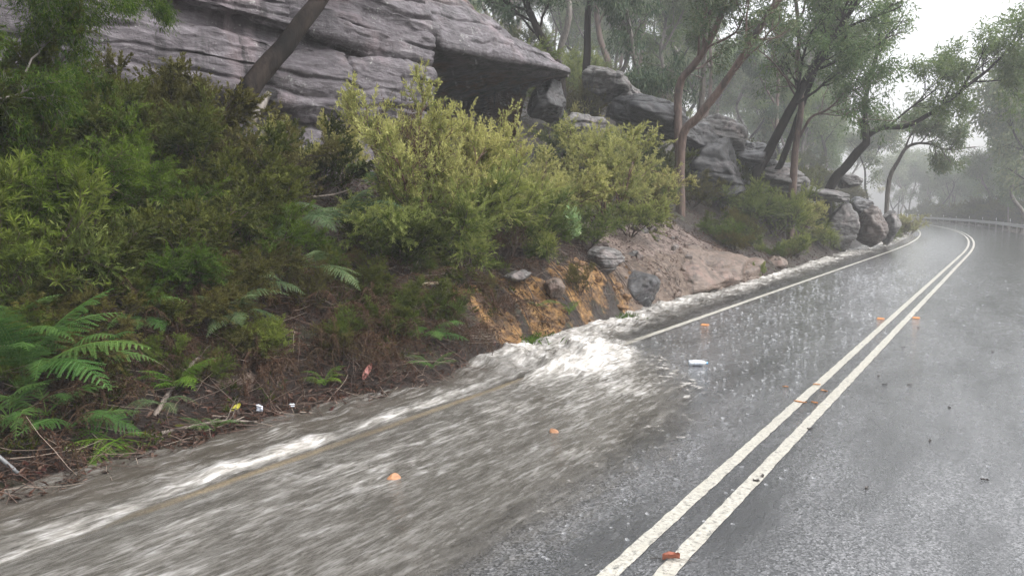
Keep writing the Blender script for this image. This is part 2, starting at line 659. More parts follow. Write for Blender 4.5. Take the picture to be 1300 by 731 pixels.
# ------------------------------------------------------------------ flood water
def water(y0, y1, du, dy, name):
    yy = np.arange(y0, y1, dy)
    rel = np.linspace(0, 1, int(4.0 / du))
    lb = foot(yy) - .25
    rb = np.interp(yy, [-3, 2.5, 4.5, 6.2, 7.2, 8.2, 9.2, 10.5, 13, 20, 70],
                   [-1.72, -1.72, -1.74, -1.85, -2.2, -2.9, -3.75, -4.1, -4.25, -4.3, -4.35])
    Ug = lb[None] + (rb - lb)[None] * rel[:, None]
    Yg = np.broadcast_to(yy, Ug.shape)
    side = 1 - rel[:, None]
    # distance from the right-hand rim in metres
    dr = rb[None] - Ug
    jump = np.exp(-(((Yg - 8.1) / 1.45) ** 2)) * ss(-3.5, -4.6, Ug) * ss(-5.7, -5.2, Ug)
    lip = np.exp(-(((Yg - 7.1) / .45) ** 2 + ((Ug + 5.0) / .30) ** 2))
    gutter = ss(-4.45, -4.75, Ug) * ss(9, 10.5, Yg)
    down = ss(-3.7, -4.9, Ug) * (1 - ss(5.6, 6.8, Yg))
    rough = .012 + .12 * jump + .05 * gutter + .03 * down
    st = .45
    n_big = fbm(Ug * 2.6, Yg * 1.6, 0, 41, 4)
    n_mid = fbm(Ug * 8, Yg * 8 * st, 0, 42, 3)
    n_fin = fbm(Ug * 30, Yg * 30 * st, 0, 43, 3)
    rdg = 1 - np.abs(fbm(Ug * 3.6, Yg * 2.4, 2, 44, 2)) * 2.2
    z = .018 + .02 * ss(0, .8, dr) + rough * (.55 * n_big + .30 * n_mid + .04 * n_fin)
    z = z + jump * (.04 + .12 * np.maximum(0, rdg)) + .14 * lip + gutter * (.015 + .05 * np.maximum(0, rdg))
    z = z + down * .03 * np.maximum(0, rdg) 
    z = np.where(dr < .25, .008 + (z - .008) * ss(0, .25, dr), z)
    z = z * (1 - .72 * np.exp(-((Ug + 4.43) / .17) ** 2) * (1 - ss(6.4, 7.2, Yg)))
    # where foam rides on the water
    uc = -4.05 + np.maximum(0, 8.6 - Yg) * .42
    trail = np.exp(-np.maximum(0, 7.6 - Yg) / 1.9) * np.exp(-((Ug - uc) / .95) ** 2) * (Yg < 9.5)
    band = np.exp(-((Ug + 4.575 - .17 * (1 - ss(1.7, 2.7, Yg)) + .02 * np.sin(Yg * 1.3) + .02 * n_big) / .085) ** 2) * (1 - ss(5.2, 6.4, Yg))
    clear = np.exp(-((Ug + 4.405 + .01 * n_big) / .06) ** 2) * (1 - ss(6.6, 7.4, Yg)) * ss(1.9, 2.7, Yg) * np.clip(.85 + .8 * n_big, .2, 1)
    foam = (.45 * jump * (1 + .8 * n_big) + .34 * trail + .38 * gutter * (1 + .7 * n_big) + .46 * band * (.85 + .7 * n_big) + .30 * ss(0, 1.2, dr) + .16 * n_big) * (1 - .6 * clear)
    foam = foam + .12 * np.exp(-((Ug + 3.7) / .35) ** 2) * (1 - ss(5, 7, Yg))
    foam = foam + .2 * lip
    edge = ss(0, 1.5, dr) * .8 + .2 * ss(0, .3, dr)
    blob = np.clip(1.1 * np.exp(-np.maximum(0, 7.8 - Yg) / 1.7) * np.exp(-((Ug - uc - .75) / .75) ** 2) * (Yg < 9.5) + .45 * np.exp(-((Ug + 2.3) / .5) ** 2) * (1 - ss(5.5, 7, Yg)) * ss(2, 3.5, Yg), 0, 1) * ss(.0, .25, dr)
    mud = ss(-4.45, -4.9, Ug) * (1 - ss(6.5, 7.2, Yg)) * (1 - band)
    m = MB()
    m.add(np.stack([Ug + shift(Yg), Yg, z], -1), grid_faces(*Ug.shape))
    o = link(name, m.mesh(name, True, {'foam': foam, 'edge': edge, 'mud': np.clip(mud, 0, 1), 'clear': clear, 'blob': blob, 'calm': np.clip(1 - jump - gutter, 0, 1)}), M_WATER)
    return tag(o, kind='structure')


t = NT('flood_water')
vs = t.vec((6.5, 1.7, 3))
vs2 = t.vec((22, 4.5, 10))
vr = t.vec((4.2, 2.2, 4.6))
vr2 = t.vec((16, 6.5, 12))
calm = t.attr('calm')
s1 = t.noise(1, 5, .62, vs, .5)
s2 = t.noise(1, 5, .65, vs2, .4)
r1 = t.noise(1, 6, .65, vr, .9)
r2 = t.noise(1, 5, .7, vr2, .5)
stre = t.math('MULTIPLY_ADD', s2, .62, t.math('MULTIPLY', s1, .38))
roil = t.math('MULTIPLY_ADD', r2, .38, t.math('MULTIPLY', r1, .62))
mx = t.n('Mix', data_type='FLOAT')
t.l(calm, mx.inputs[0]); t.l(roil, mx.inputs[2]); t.l(stre, mx.inputs[3])
pat = mx.outputs[0]
fo = t.attr('foam')
thr = t.math('MULTIPLY_ADD', fo, -.36, .68)
fm = t.smooth(t.math('SUBTRACT', thr, .11), t.math('ADD', thr, .20), pat)
body = t.ramp(t.math('MULTIPLY_ADD', t.noise(1, 5, .7, t.vec((36, 8, 20)), .4), .6, t.math('MULTIPLY', t.noise(1, 4, .6, t.vec((6, 1.6, 3))), .4)), [(.32, (.038, .035, .031)), (.5, (.098, .092, .083)), (.68, (.205, .198, .187))])
body = t.mix(t.math('MULTIPLY', t.attr('mud'), .6), body, (.050, .040, .030))
hb = t.math('MULTIPLY_ADD', stre, .7, t.math('MULTIPLY', t.noise(1, 4, .6, t.vec((34, 14, 20))), .5))
nb = t.bump(hb, .55, .028)
wat = t.bsdf(body, .07, .5, nb, IOR=1.33)
tr = t.n('BsdfTransparent')
tr.inputs[0].default_value = (.88, .80, .68, 1)
wm = t.n('MixShader')
t.l(t.math('MULTIPLY_ADD', t.attr('clear'), -.55, .82), wm.inputs[0])
t.l(tr.outputs[0], wm.inputs[1]); t.l(wat, wm.inputs[2])
bl = t.math('MULTIPLY_ADD', t.noise(1, 3, .55, t.vec((11, 7.5, 10)), .3), .62, t.math('MULTIPLY', t.noise(1, 5, .65, t.vec((4, 3, 4)), .6), .38))
bt_ = t.math('MULTIPLY_ADD', t.attr('blob'), -.22, .69)
fm2 = t.math('MULTIPLY', t.smooth(bt_, t.math('ADD', bt_, .13), bl), t.smooth(.02, .3, t.attr('blob')))
fcol = t.ramp(t.math('MULTIPLY_ADD', s2, .5, t.math('MULTIPLY', r2, .5)), [(.34, (.17, .155, .13)), (.50, (.38, .365, .34)), (.66, (.66, .655, .65))])
fb = t.bsdf(fcol, .6, .3, t.bump(t.math('ADD', r2, s2), .22, .02))
m2 = t.n('MixShader')
t.l(t.math('MAXIMUM', t.math('MULTIPLY', fm, t.math('MULTIPLY_ADD', fo, 1.1, .05, True)), t.math('MULTIPLY', fm2, .62)), m2.inputs[0]); t.l(wm.outputs[0], m2.inputs[1]); t.l(fb, m2.inputs[2])
m3 = t.n('MixShader')
t2_ = t.n('BsdfTransparent')
t.l(t.math('MAXIMUM', t.smooth(.2, .75, t.math('ADD', t.attr('edge'), t.math('MULTIPLY_ADD', stre, .9, -.45))), fm2), m3.inputs[0])
t.l(t2_.outputs[0], m3.inputs[1]); t.l(m2.outputs[0], m3.inputs[2])
M_WATER = t.done(m3.outputs[0])
water(-2.5, 15, .02, .022, 'water')
water(14.95, 70, .05, .08, 'water')

# ------------------------------------------------------------------ sandstone cliff
def cliff():
    ys = np.concatenate([np.arange(1.0, 11.0, .035), np.arange(11.0, 18.05, .025)])
    # control points of the section (out from x=-10 towards the road, height)
    n0 = np.array([(.5, 1.2), (.55, 2.75), (.42, 3.15), (.10, 3.30), (.45, 3.55), (.50, 4.1), (.36, 4.55), (.12, 4.66),
                   (.34, 4.80), (.32, 5.25), (.22, 5.34), (.30, 5.5), (.15, 6.3), (-.45, 7.4), (-1.6, 8.3), (-4.5, 8.8), (-8, 8.5)])
    ov = np.array([(-3.4, 1.6), (-3.5, 2.9), (-3.9, 3.4), (-4.1, 3.8), (-4.1, 4.1), (-3.8, 4.4), (-3.0, 4.7), (-2.0, 4.92),
                   (-1.0, 5.06), (-.1, 5.11), (.30, 5.14), (.28, 5.235), (-.10, 6.0), (-.7, 7.1), (-1.6, 8.1), (-4.5, 8.5), (-8, 8.2)])
    S = []
    for y in ys:
        k = float(ss(11.55, 12.05, y))
        p = n0 * (1 - k) + ov * k
        if y > 11:
            zl = 5.13 + (min(y, 17.84) - 11.87) * (5.5 - 5.13) / 5.97
            base = 5.13
            top = np.interp(y, [11, 13, 14.56, 15.6, 16.6, 17.3, 17.84, 18.1], [8.6, 7.7, 6.75, 6.3, 5.95, 5.72, 5.56, 5.53])
            q = p.copy()
            for j in range(17):
                z = p[j, 1]
                if z > base + .05:
                    f = (z - base) / (8.5 - base)
                    q[j, 1] = zl + f * (top - zl)
                    if j >= 12:
                        q[j, 0] = p[j, 0] * (.25 + .75 * (top - zl) / 3.4)
                elif k > .01 and z > 4.6:
                    q[j, 1] = z + (zl - base) * k
            e = float(ss(16.9, 18.05, y))
            q[:, 0] -= .55 * e ** 1.5
            if e > 0:      # the beak thins out towards its tip
                q[:9, 0] += e * 1.2
                f = e ** 2
                q[:11, 1] = q[:11, 1] * (1 - f * ss(3.0, 4.5, q[:11, 1])) + zl * f * ss(3.0, 4.5, q[:11, 1])
            p = q
        S.append(p)
    S = np.stack(S)                                  # (ny, 17, 2)
    cnt = [6, 10, 16, 22, 26, 26, 14, 16, 24, 12, 14, 34, 44, 30, 20, 10]
    cols = []
    for j, c in enumerate(cnt):
        tt = np.linspace(0, 1, c, endpoint=False)
        if j in (8, 9, 10):
            pass
        a, b = S[:, j], S[:, j + 1]
        cols.append(a[:, None] * (1 - tt)[None, :, None] + b[:, None] * tt[None, :, None])
    cols.append(S[:, -1:, :])
    Q = np.concatenate(cols, 1)
    # soften the section a little
    for _ in range(3):
        Q[:, 1:-1] = .25 * Q[:, :-2] + .5 * Q[:, 1:-1] + .25 * Q[:, 2:]
    Yg = np.broadcast_to(ys[:, None], Q.shape[:2])
    O, Zg = Q[..., 0], Q[..., 1]
    P = np.stack([-10 + O, Yg, Zg], -1)
    du = np.gradient(P, axis=0)
    dv_ = np.gradient(P, axis=1)
    N = nrm(np.cross(du, dv_))
    if N[len(ys) // 3, Q.shape[1] // 2, 0] < 0:
        N = -N
    x, y, z = P[..., 0], P[..., 1], P[..., 2]
    face = 1 - ss(7, 8.5, z)
    d = .30 * fbm(x * .5, y * .42, z * .8, 61, 4) + .07 * fbm(x * 1.6, y * 1.3, z * 2.0, 62, 5)
    zz = z - .018 * (y - 9) + .22 * fbm(0, y * .45, z * .35, 63, 3) + .05 * fbm(0, y * 2.2, z * .5, 64, 3)
    # courses stand proud of one another by a hand's breadth
    lvs = np.array([3.05, 3.42, 3.78, 4.33, 4.62, 5.02, 5.62, 6.4, 6.9])
    cz = zz + .03 * fbm(x * 3, y * 3, z * 3, 88, 3)
    for j in range(len(lvs) + 1):
        lo = lvs[j - 1] if j else -9
        hi = lvs[j] if j < len(lvs) else 99
        ins = ss(lo - .015, lo + .03, cz) * (1 - ss(hi - .03, hi + .015, cz))
        d = d + ins * .10 * vn(0, y * .28 + j * 3.7, j * 5.3, 89)
    # bedding: rounded courses parted by cracks of varying depth
    for lv, wd, dp, ph in ((3.05, .05, .20, 1), (3.42, .03, .10, 2), (3.78, .04, .14, 3), (4.05, .025, .08, 9), (4.33, .04, .15, 4), (4.62, .05, .2, 5), (4.86, .022, .07, 6),
                           (5.02, .03, .12, 7), (5.42, .025, .07, 8), (5.62, .035, .12, 10), (5.95, .03, .10, 11), (6.4, .05, .16, 12), (6.9, .04, .12, 13)):
        m = ss(-.12, .22, fbm(0, y * .6, lv * 3, 70 + ph, 4) + .02) * (.6 + .4 * vn(0, y * 3, lv, 90))
        d = d - dp * 1.25 * m * np.exp(-((zz - lv) / (wd * .8)) ** 2)
    d = d + .020 * fbm(x * 2, y * 1.1, zz * 12, 65, 4) + .05 * fbm(x * 5, y * 4, z * 6, 66, 5, .6) - .05 * np.maximum(0, fbm(x * 3, y * 2.2, z * 4.5, 68, 4, .6)) ** 1
    # a few upright joints
    for jy, wd, z0, z1, dp in ((8.15, .035, 5.0, 7, .12), (9.35, .03, 3.3, 4.6, .10), (6.2, .03, 4.4, 6.5, .08), (10.6, .03, 3.2, 4.3, .10)):
        m = ss(z0 - .1, z0, z) * (1 - ss(z1, z1 + .1, z))
        d = d - dp * 1.25 * m * np.exp(-((y - jy + .10 * fbm(0, 0, z * 2, 67, 3)) / wd) ** 2)
    lim = 1 - .75 * ss(16.8, 18, y) - .4 * ss(11.3, 11.6, y) * (1 - ss(16, 17, y)) * np.exp(-((z - 5.2) / .25) ** 2)
    P = P + N * (d * face * lim)[..., None]
    mb = MB()
    f = grid_faces(len(ys), Q.shape[1])
    mb.add(P, f)
    # close the right-hand end with a fan
    ring = np.arange(Q.shape[1]) + (len(ys) - 1) * Q.shape[1]
    c = P[-1].mean(0)
    nfan = len(ring) - 1
    vv = np.concatenate([P[-1], [c]])
    tr_ = np.stack([np.arange(nfan), np.arange(nfan) + 1, np.full(nfan, len(ring))], 1)
    mb.add(vv, tris=tr_)
    o = link('sandstone_cliff', mb.mesh('sandstone_cliff', True), M_CLIFF)
    tag(o, 'huge purple grey layered sandstone cliff with a long overhanging ledge', 'cliff')
    return o


def rock_mat(name, dark, mid, pale, lichen=.6, warm=None, sz=1.0, rough=.42):
    t = NT(name)
    v = t.vec((sz, sz, sz))
    vl = t.vec((sz * 1.2, sz * .8, sz * 5))
    n1 = t.noise(1.1, 6, .6, v, .3)
    n2 = t.noise(2.4, 7, .68, vl, .5)
    n3 = t.noise(16, 5, .7, v)
    c = t.ramp(n2, [(.25, dark), (.5, mid), (.75, pale)])
    c = t.mix(t.smooth(.50, .72, n1), c, [q * .55 for q in mid])
    c = t.mix(t.math('MULTIPLY', t.smooth(.52, .66, t.noise(.8, 5, .6, v)), .5), c, (pale[0] * 1.02, pale[1] * .86, pale[2] * .86))
    c = t.mix(t.math('MULTIPLY', t.smooth(.57, .66, t.math('MULTIPLY_ADD', t.noise(2.2, 5, .7, v), .55, t.math('MULTIPLY', n3, .45))), lichen), c, (.52, .53, .50))
    if warm is not None:
        pos = t.n('NewGeometry')
        sx = t.n('SeparateXYZ')
        t.l(pos.outputs['Position'], sx.inputs[0])
        inside = t.smooth(-10.3, -10.9, sx.outputs[0])
        wz = t.smooth(11.2, 12.5, sx.outputs[1])
        wf = t.math('MULTIPLY', t.math('MULTIPLY', inside, wz), t.smooth(.40, .6, n1))
        c = t.mix(wf, c, warm)
    vz = t.vec((sz * 2.6, sz * 2.6, sz * .22))
    st = t.math('MULTIPLY', t.smooth(.46, .62, t.noise(1, 6, .7, vz, .5)), t.smooth(.38, .55, t.noise(.5, 3, .5, v)))
    c = t.mix(t.math('MULTIPLY', st, .88), c, [q * .8 for q in dark])
    c = t.mix(t.math('MULTIPLY', t.smooth(.58, .68, t.noise(1.6, 6, .7, v, .8)), .45), c, (dark[0] * 3.2, dark[1] * 2.4, dark[2] * 1.6))
    h = t.math('MULTIPLY_ADD', n2, .8, t.math('MULTIPLY', n3, .35))
    nm = t.bump(h, 1.0, .09 / sz)
    nm = t.bump(t.noise(38, 5, .75, v), .8, .02 / sz, nm)
    rg = t.math('MULTIPLY_ADD', n1, .3, rough - .12)
    return t.done(t.bsdf(c, rg, .5, nm))


M_CLIFF = rock_mat('cliff_stone', (.019, .015, .018), (.098, .085, .097), (.25, .232, .248), .75, (.13, .05, .022))
M_ROCK = rock_mat('grey_stone', (.026, .024, .024), (.10, .094, .091), (.23, .22, .21), .6, None, 2.2)
M_ROCKD = rock_mat('dark_stone', (.014, .014, .015), (.040, .040, .043), (.09, .09, .096), .35, None, 2.6, .3)
M_ROCKB = rock_mat('brown_stone', (.024, .018, .015), (.075, .055, .046), (.15, .12, .105), .4, None, 2.4)
M_ROCKT = rock_mat('tan_stone', (.05, .034, .025), (.13, .092, .070), (.22, .17, .14), .25, None, 2.2)
CLIFF = cliff()


def rock_mesh(name, seed, size, planes=14, rnd=.12, strata=.0, flat=1.0):
    """blocky weathered boulder: a ball cut by random planes, then worn"""
    rng = np.random.default_rng(seed)
    nu, nv = 110, 70
    th = np.linspace(0, 2 * PI, nu)
    ph = np.linspace(0.0, PI, nv)
    T, Pp = np.meshgrid(th, ph, indexing='ij')
    D = np.stack([np.cos(T) * np.sin(Pp), np.sin(T) * np.sin(Pp), np.cos(Pp)], -1)
    N = nrm(rng.normal(size=(planes, 3)))
    dist = rng.uniform(.62, .95, planes)
    dots = np.einsum('uvk,pk->uvp', D, N)
    with np.errstate(divide='ignore'):
        rr = np.where(dots > .05, dist / np.maximum(dots, .05), 9)
    rr = np.concatenate([rr, np.full(rr.shape[:2] + (1,), 1.12)], -1)
    kk = 22
    r = -np.log(np.exp(-kk * rr).sum(-1)) / kk
    s = np.array(size, float)
    Q = D * r[..., None] * s
    m = s.mean()
    d = rnd * m * fbm(Q[..., 0] / m * 1.5, Q[..., 1] / m * 1.5, Q[..., 2] / m * 1.5, seed, 4)
    if strata:
        zl = Q[..., 2] + .06 * m * fbm(Q[..., 0] / m, Q[..., 1] / m, 0, seed + 3, 3)
        q = zl / m * 4.2 + seed + .5 * vn(zl / m * 2.1, seed, 0, seed)
        lay = np.floor(q)
        fr = q - lay
        st = 2.6 * strata * m * vn(lay * 3.3 + .5, Q[..., 0] / m * .5, Q[..., 1] / m * .5, seed + 5)
        d = d + st * ss(0, .1, fr) * (1 - ss(.9, 1, fr)) - strata * m * 1.3 * np.exp(-(np.minimum(fr, 1 - fr) / .06) ** 2)
    d = d + .09 * m * fbm(Q[..., 0] / m * 4, Q[..., 1] / m * 4, Q[..., 2] / m * 7, seed + 9, 5, .6)
    Q = Q + nrm(Q) * d[..., None]
    Q[0] = Q[-1] = .5 * (Q[0] + Q[-1])
    mb = MB()
    mb.add(Q, grid_faces(nu, nv))
    return mb.mesh(name, True)


def rock(name, label, p, size, seed, mat, rz=0, tilt=(0, 0), group=None, strata=0, cat='rock', **kw):
    o = link(name, rock_mesh(name, seed, size, strata=strata, **kw), mat, None, p, (tilt[0], tilt[1], rz))
    return tag(o, label, cat, group)


def g(px, py, dz=0.0, **k):
    q = ground_at(px, py, **k)
    q[2] += dz
    return q


rock('boulder', 'smooth dark wet boulder half buried at the water edge below the orange bank', on_x(808, 366, -5.92), (.52, .60, .46), 3, M_ROCKD, .4, (.2, .3))
rock('boulder', 'rounded grey layered boulder sitting on top of the orange clay cut', on_x(765, 332, -6.15), (.36, .50, .24), 5, M_ROCK, .2, (0, .1), strata=.05)
rock('rock_ledge', 'broad tan rock ledge above the foaming gutter with smooth wet face', on_x(890, 352, -6.18), (.85, 3.3, .66), 8, M_ROCKT, .03, (0, .10), strata=.012, rnd=.22)
rock('rock_ledge', 'low tan rock shelf ending beside the small bright green weed', on_x(943, 345, -6.0), (.5, 1.5, .45), 9, M_ROCKT, 0, strata=.03)
rock('rock', 'small pale stone resting among dark litter under the pale leafed sapling', g(689, 296, .03), (.14, .2, .11), 11, M_ROCK, .4)
rock('rock', 'pink tan knob of rock bedded in the orange clay face', on_x(705, 366, -5.75), (.16, .2, .15), 12, M_ROCKT, .1)
rock('rock', 'flat grey rock edge showing under dry twigs above the orange clay', on_x(660, 350, -6.1), (.2, .3, .09), 13, M_ROCK, .3)
rock('rock', 'round brown rock beside the gutter past the green weed', on_x(985, 336, -5.75), (.3, .45, .3), 14, M_ROCKT, .1)
rock('rock', 'tan sandstone fragment showing through litter above the crumpled white plastic', g(305, 478, -.08), (.16, .24, .12), 16, M_ROCKT, .2, strata=.05)
# boulders past the shrubs, where the road starts to bend
rock('boulder', 'pale rounded boulder with bright lichen left of the brown upright boulders', on_y(1066, 288, 34), (.8, 1.3, .95), 21, M_ROCK, .2, strata=.025)
rock('boulder', 'brown upright split boulder in the middle of the roadside pile', on_y(1103, 286, 37), (.7, .95, .9), 22, M_ROCKB, .5, strata=.02, rnd=.25)
rock('boulder', 'tall grey end boulder nearest the bend of the road', on_y(1128, 288, 39.5), (.55, .9, .9), 23, M_ROCK, .1, strata=.015, rnd=.25)
rock('boulder', 'dark flat topped boulder lying over the brown split one', on_y(1092, 262, 37.5), (.8, 1.0, .45), 24, M_ROCKD, .3)
rock('rock_ledge', 'flat pale slab edge beneath the leaning trunk with the long limb', on_y(1035, 246, 33), (1.6, 1.8, .35), 25, M_ROCK, .2, (0, .1), strata=.06)
rock('rock', 'pale stone at the foot of the leaning trunk with long limb', on_y(1077, 229, 35), (.5, .6, .35), 26, M_ROCK, .9)
OUT = [
    ('big dark cracked outcrop behind the three close leaning trunks', 915, 222, 27, (1.15, 2.4, 1.15), 27, M_ROCKD, .25, (0, .12), .05),
    ('grey ledge with a black hollow above the dark cracked outcrop', 915, 172, 28.5, (1.3, 2.6, .62), 28, M_ROCK, .3, (.05, .18), .06),
    ('pale broken slabs at the base of the three leaning trunks', 985, 230, 30, (1.1, 2.4, .75), 29, M_ROCK, .2, (.1, .15), .07),
    ('grey tumbled rocks on the slope right of the overhang tip', 772, 104, 23, (.9, 1.0, .6), 30, M_ROCK, .4, (.2, .1), .05),
    ('dark rock shelf running behind the yellow green bushes', 822, 150, 24, (1.2, 2.8, .62), 31, M_ROCKD, .3, (.06, .1), .06),
    ('low dark shelf behind the red brown forked trunks', 872, 172, 26, (1.0, 2.3, .55), 34, M_ROCKD, .3, (.05, .1), .06),
    ('small grey block fallen between the tumbled rocks and the dark shelf', 800, 122, 23.5, (.5, .6, .42), 35, M_ROCK, .8, (.2, .2), .05),
    ('dark slab stepping down right of the black hollow', 955, 196, 29, (.9, 1.6, .5), 36, M_ROCKD, .2, (.1, .2), .06),
]
for lb, px, py, yy, sz_, sd_, m_, rz_, tl_, st_ in OUT:
    q = on_y(px, py, yy)
    rock('rock_outcrop', lb, q, sz_, sd_, m_, rz_, tl_, strata=st_ * .5, cat='rock outcrop', rnd=.32)
rock('rock', 'dark rounded rock under the tip of the overhang', on_y(696, 130, 17.1), (.6, .6, .55), 32, M_ROCKD, .3, strata=.02)
rock('rock', 'grey rock jutting behind pale shrub tops below the overhang', on_y(742, 165, 18.5), (.6, .8, .5), 33, M_ROCK, .3, strata=.05)

# ------------------------------------------------------------------ plants: materials
M_TWIG = bark_mat('twig_bark', (.03, .02, .015), (.09, .06, .045), .6, 30)
M_TWIGR = bark_mat('red_twig_bark', (.06, .03, .02), (.14, .075, .05), .6, 30)
M_BLACK = bark_mat('black_bark', (.006, .005, .005), (.032, .024, .020), .8, 8, .08)
M_RED = bark_mat('red_brown_bark', (.05, .032, .026), (.17, .11, .085), .5, 8)
M_GREY = bark_mat('grey_bark', (.06, .052, .046), (.22, .195, .17), .55, 7)
M_DEADW = bark_mat('dead_wood', (.07, .055, .045), (.24, .20, .17), .6, 20)
M_TEA = leaf_mat('tea_tree_leaf', [(.12, .16, .032), (.20, .235, .05), (.26, .26, .07), (.14, .175, .042), (.30, .26, .095)], .55, .35, .15, .2, (.48, .46, .17), (.075, .040, .02))
M_BROOM = leaf_mat('broom_leaf', [(.045, .085, .014), (.08, .13, .020), (.13, .165, .026), (.06, .10, .02)], .55, .35, .15, .25, (.24, .28, .08), (.030, .024, .011))
M_DARK = leaf_mat('dark_leaf', [(.016, .034, .007), (.030, .052, .009), (.050, .070, .011), (.024, .038, .010), (.08, .084, .014)], .5, .3, .18, .25, (.085, .10, .020), (.010, .012, .005))
M_OLIVE = leaf_mat('olive_leaf', [(.022, .027, .008), (.042, .044, .012), (.068, .064, .015), (.03, .03, .011), (.16, .145, .04)], .5, .3, .18, .25, (.12, .11, .03), (.014, .011, .006))
M_WATTLE = leaf_mat('wattle_leaf', [(.018, .048, .006), (.035, .074, .008), (.07, .108, .011), (.025, .055, .008)], .5, .35, .15, .2, (.10, .15, .018), (.008, .014, .004))
M_WATTLET = leaf_mat('wattle_tree_leaf', [(.020, .056, .007), (.042, .088, .009), (.085, .135, .013), (.03, .066, .01)], .5, .4, .15)
M_UNDER = leaf_mat('undergrowth_leaf', [(.022, .035, .009), (.05, .06, .013), (.085, .09, .018), (.035, .05, .012)], .5, .3, .15)
M_NARROW = leaf_mat('narrow_leaf', [(.03, .055, .012), (.055, .085, .016), (.09, .11, .02)], .5, .3, .18, .2, (.12, .165, .028), (.010, .014, .005))
M_RUST = leaf_mat('rusty_leaf', [(.06, .035, .016), (.10, .055, .022), (.07, .06, .02), (.05, .03, .02)], .5, .3)
M_PALE = leaf_mat('pale_leaf', [(.17, .27, .11), (.25, .36, .17), (.14, .24, .08), (.34, .42, .22)], .3, .35, .5)
M_FERN = leaf_mat('fern_leaf', [(.055, .13, .030), (.08, .17, .038), (.11, .20, .048), (.065, .145, .036)], .4, .4, .35, .15)
M_FERNY = leaf_mat('young_fern_leaf', [(.09, .19, .022), (.12, .23, .025), (.15, .25, .03)], .4, .4)
M_FERNG = leaf_mat('grey_fern_leaf', [(.07, .12, .055), (.13, .20, .09), (.08, .14, .05), (.17, .20, .09)], .35, .35, .5)
M_DEADF = leaf_mat('dead_fern_leaf', [(.030, .018, .012), (.055, .030, .019), (.09, .052, .031), (.018, .011, .009), (.16, .11, .07)], .6, .2, .2)
M_GRASS = leaf_mat('grass_blade', [(.045, .10, .015), (.07, .14, .018), (.10, .16, .025)], .4, .4)
M_LITTER = leaf_mat('leaf_litter', [(.02, .010, .007), (.04, .017, .012), (.065, .028, .018), (.026, .015, .011), (.09, .046, .030), (.014, .008, .006), (.14, .09, .07), (.055, .018, .016)], .4, .1, .35)
M_GUM = leaf_mat('gum_leaf', [(.085, .13, .06), (.12, .17, .075), (.16, .205, .09), (.10, .145, .075), (.20, .225, .11)], .4, .3, .4)
M_GUMB = leaf_mat('bright_gum_leaf', [(.085, .145, .05), (.12, .19, .06), (.17, .23, .075), (.10, .155, .06)], .4, .35, .4)
M_GUMD = leaf_mat('dark_gum_leaf', [(.04, .075, .045), (.06, .10, .052), (.085, .125, .06)], .4, .3, .4)


def shrub_mesh(seed, h, stems, spread, nb, ntw, nleaf, L, W, up=.10, droop=0, leafang=.55, wig=.10, br=.45, tw=.16, t0=.3, clump=0):
    """returns stem mesh and foliage mesh of one bush, base at the origin"""
    rng = np.random.default_rng(seed)
    th = rng.uniform(0, 2 * PI, stems)
    sp = spread * np.sqrt(rng.uniform(.02, 1, stems))
    D = np.stack([np.cos(th) * sp, np.sin(th) * sp, np.ones(stems)], 1)
    P = np.stack([np.cos(th), np.sin(th), th * 0], 1) * .07 * h * rng.uniform(0, 1, (stems, 1))
    S = grow(P, D, h * rng.uniform(.6, 1.05, stems), 8, wig * .7, up * .4, rng)
    bp, bd, bt = spawn(S, nb, t0, .98, .75, rng)
    B = grow(bp, bd, br * h * (1.15 - .75 * bt) * rng.uniform(.5, 1.1, len(bt)), 6, wig, up, rng)
    tp, td, tt = spawn(B, ntw, .2, 1.0, .65, rng)
    T = grow(tp, td, tw * h * rng.uniform(.5, 1.1, len(tt)), 4, wig, up - droop, rng)
    # stem tips carry twigs as well
    ep, ed, et = spawn(S, ntw * 2, .7, 1.0, .5, rng)
    E_ = grow(ep, ed, tw * h * rng.uniform(.5, 1.1, len(et)), 4, wig, up - droop, rng)
    T = np.concatenate([T, E_])
    ms = MB()
    tubes(ms, S, .011 * h, .003 * h, 5)
    tubes(ms, B, .0045 * h, .0016 * h, 4)
    tubes(ms, T, .0016 * h, .0008 * h, 3)
    lp, ld, lt = spawn(T, nleaf, .05, 1.0, leafang, rng, .3)
    ld = ld + np.array([0, 0, -1.]) * droop * .8
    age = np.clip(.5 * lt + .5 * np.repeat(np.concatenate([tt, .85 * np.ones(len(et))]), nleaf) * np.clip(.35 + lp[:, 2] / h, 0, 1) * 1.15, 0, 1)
    mf = MB()
    leaf_quads(mf, lp, ld, L * rng.uniform(.6, 1.2, len(lp)), W * rng.uniform(.7, 1.2, len(lp)), rng)
    return ms.mesh('shrub_stem'), mf.mesh('shrub_foliage', False, {'age': np.repeat(age, 4)})


TPL = {}


def template(key, *a, **k):
    n = k.pop('n')
    TPL[key] = [shrub_mesh(hash_(key) + i * 13, *a, **k) for i in range(n)]


def hash_(s):
    return sum(ord(c) * (i + 3) for i, c in enumerate(s)) % 9973


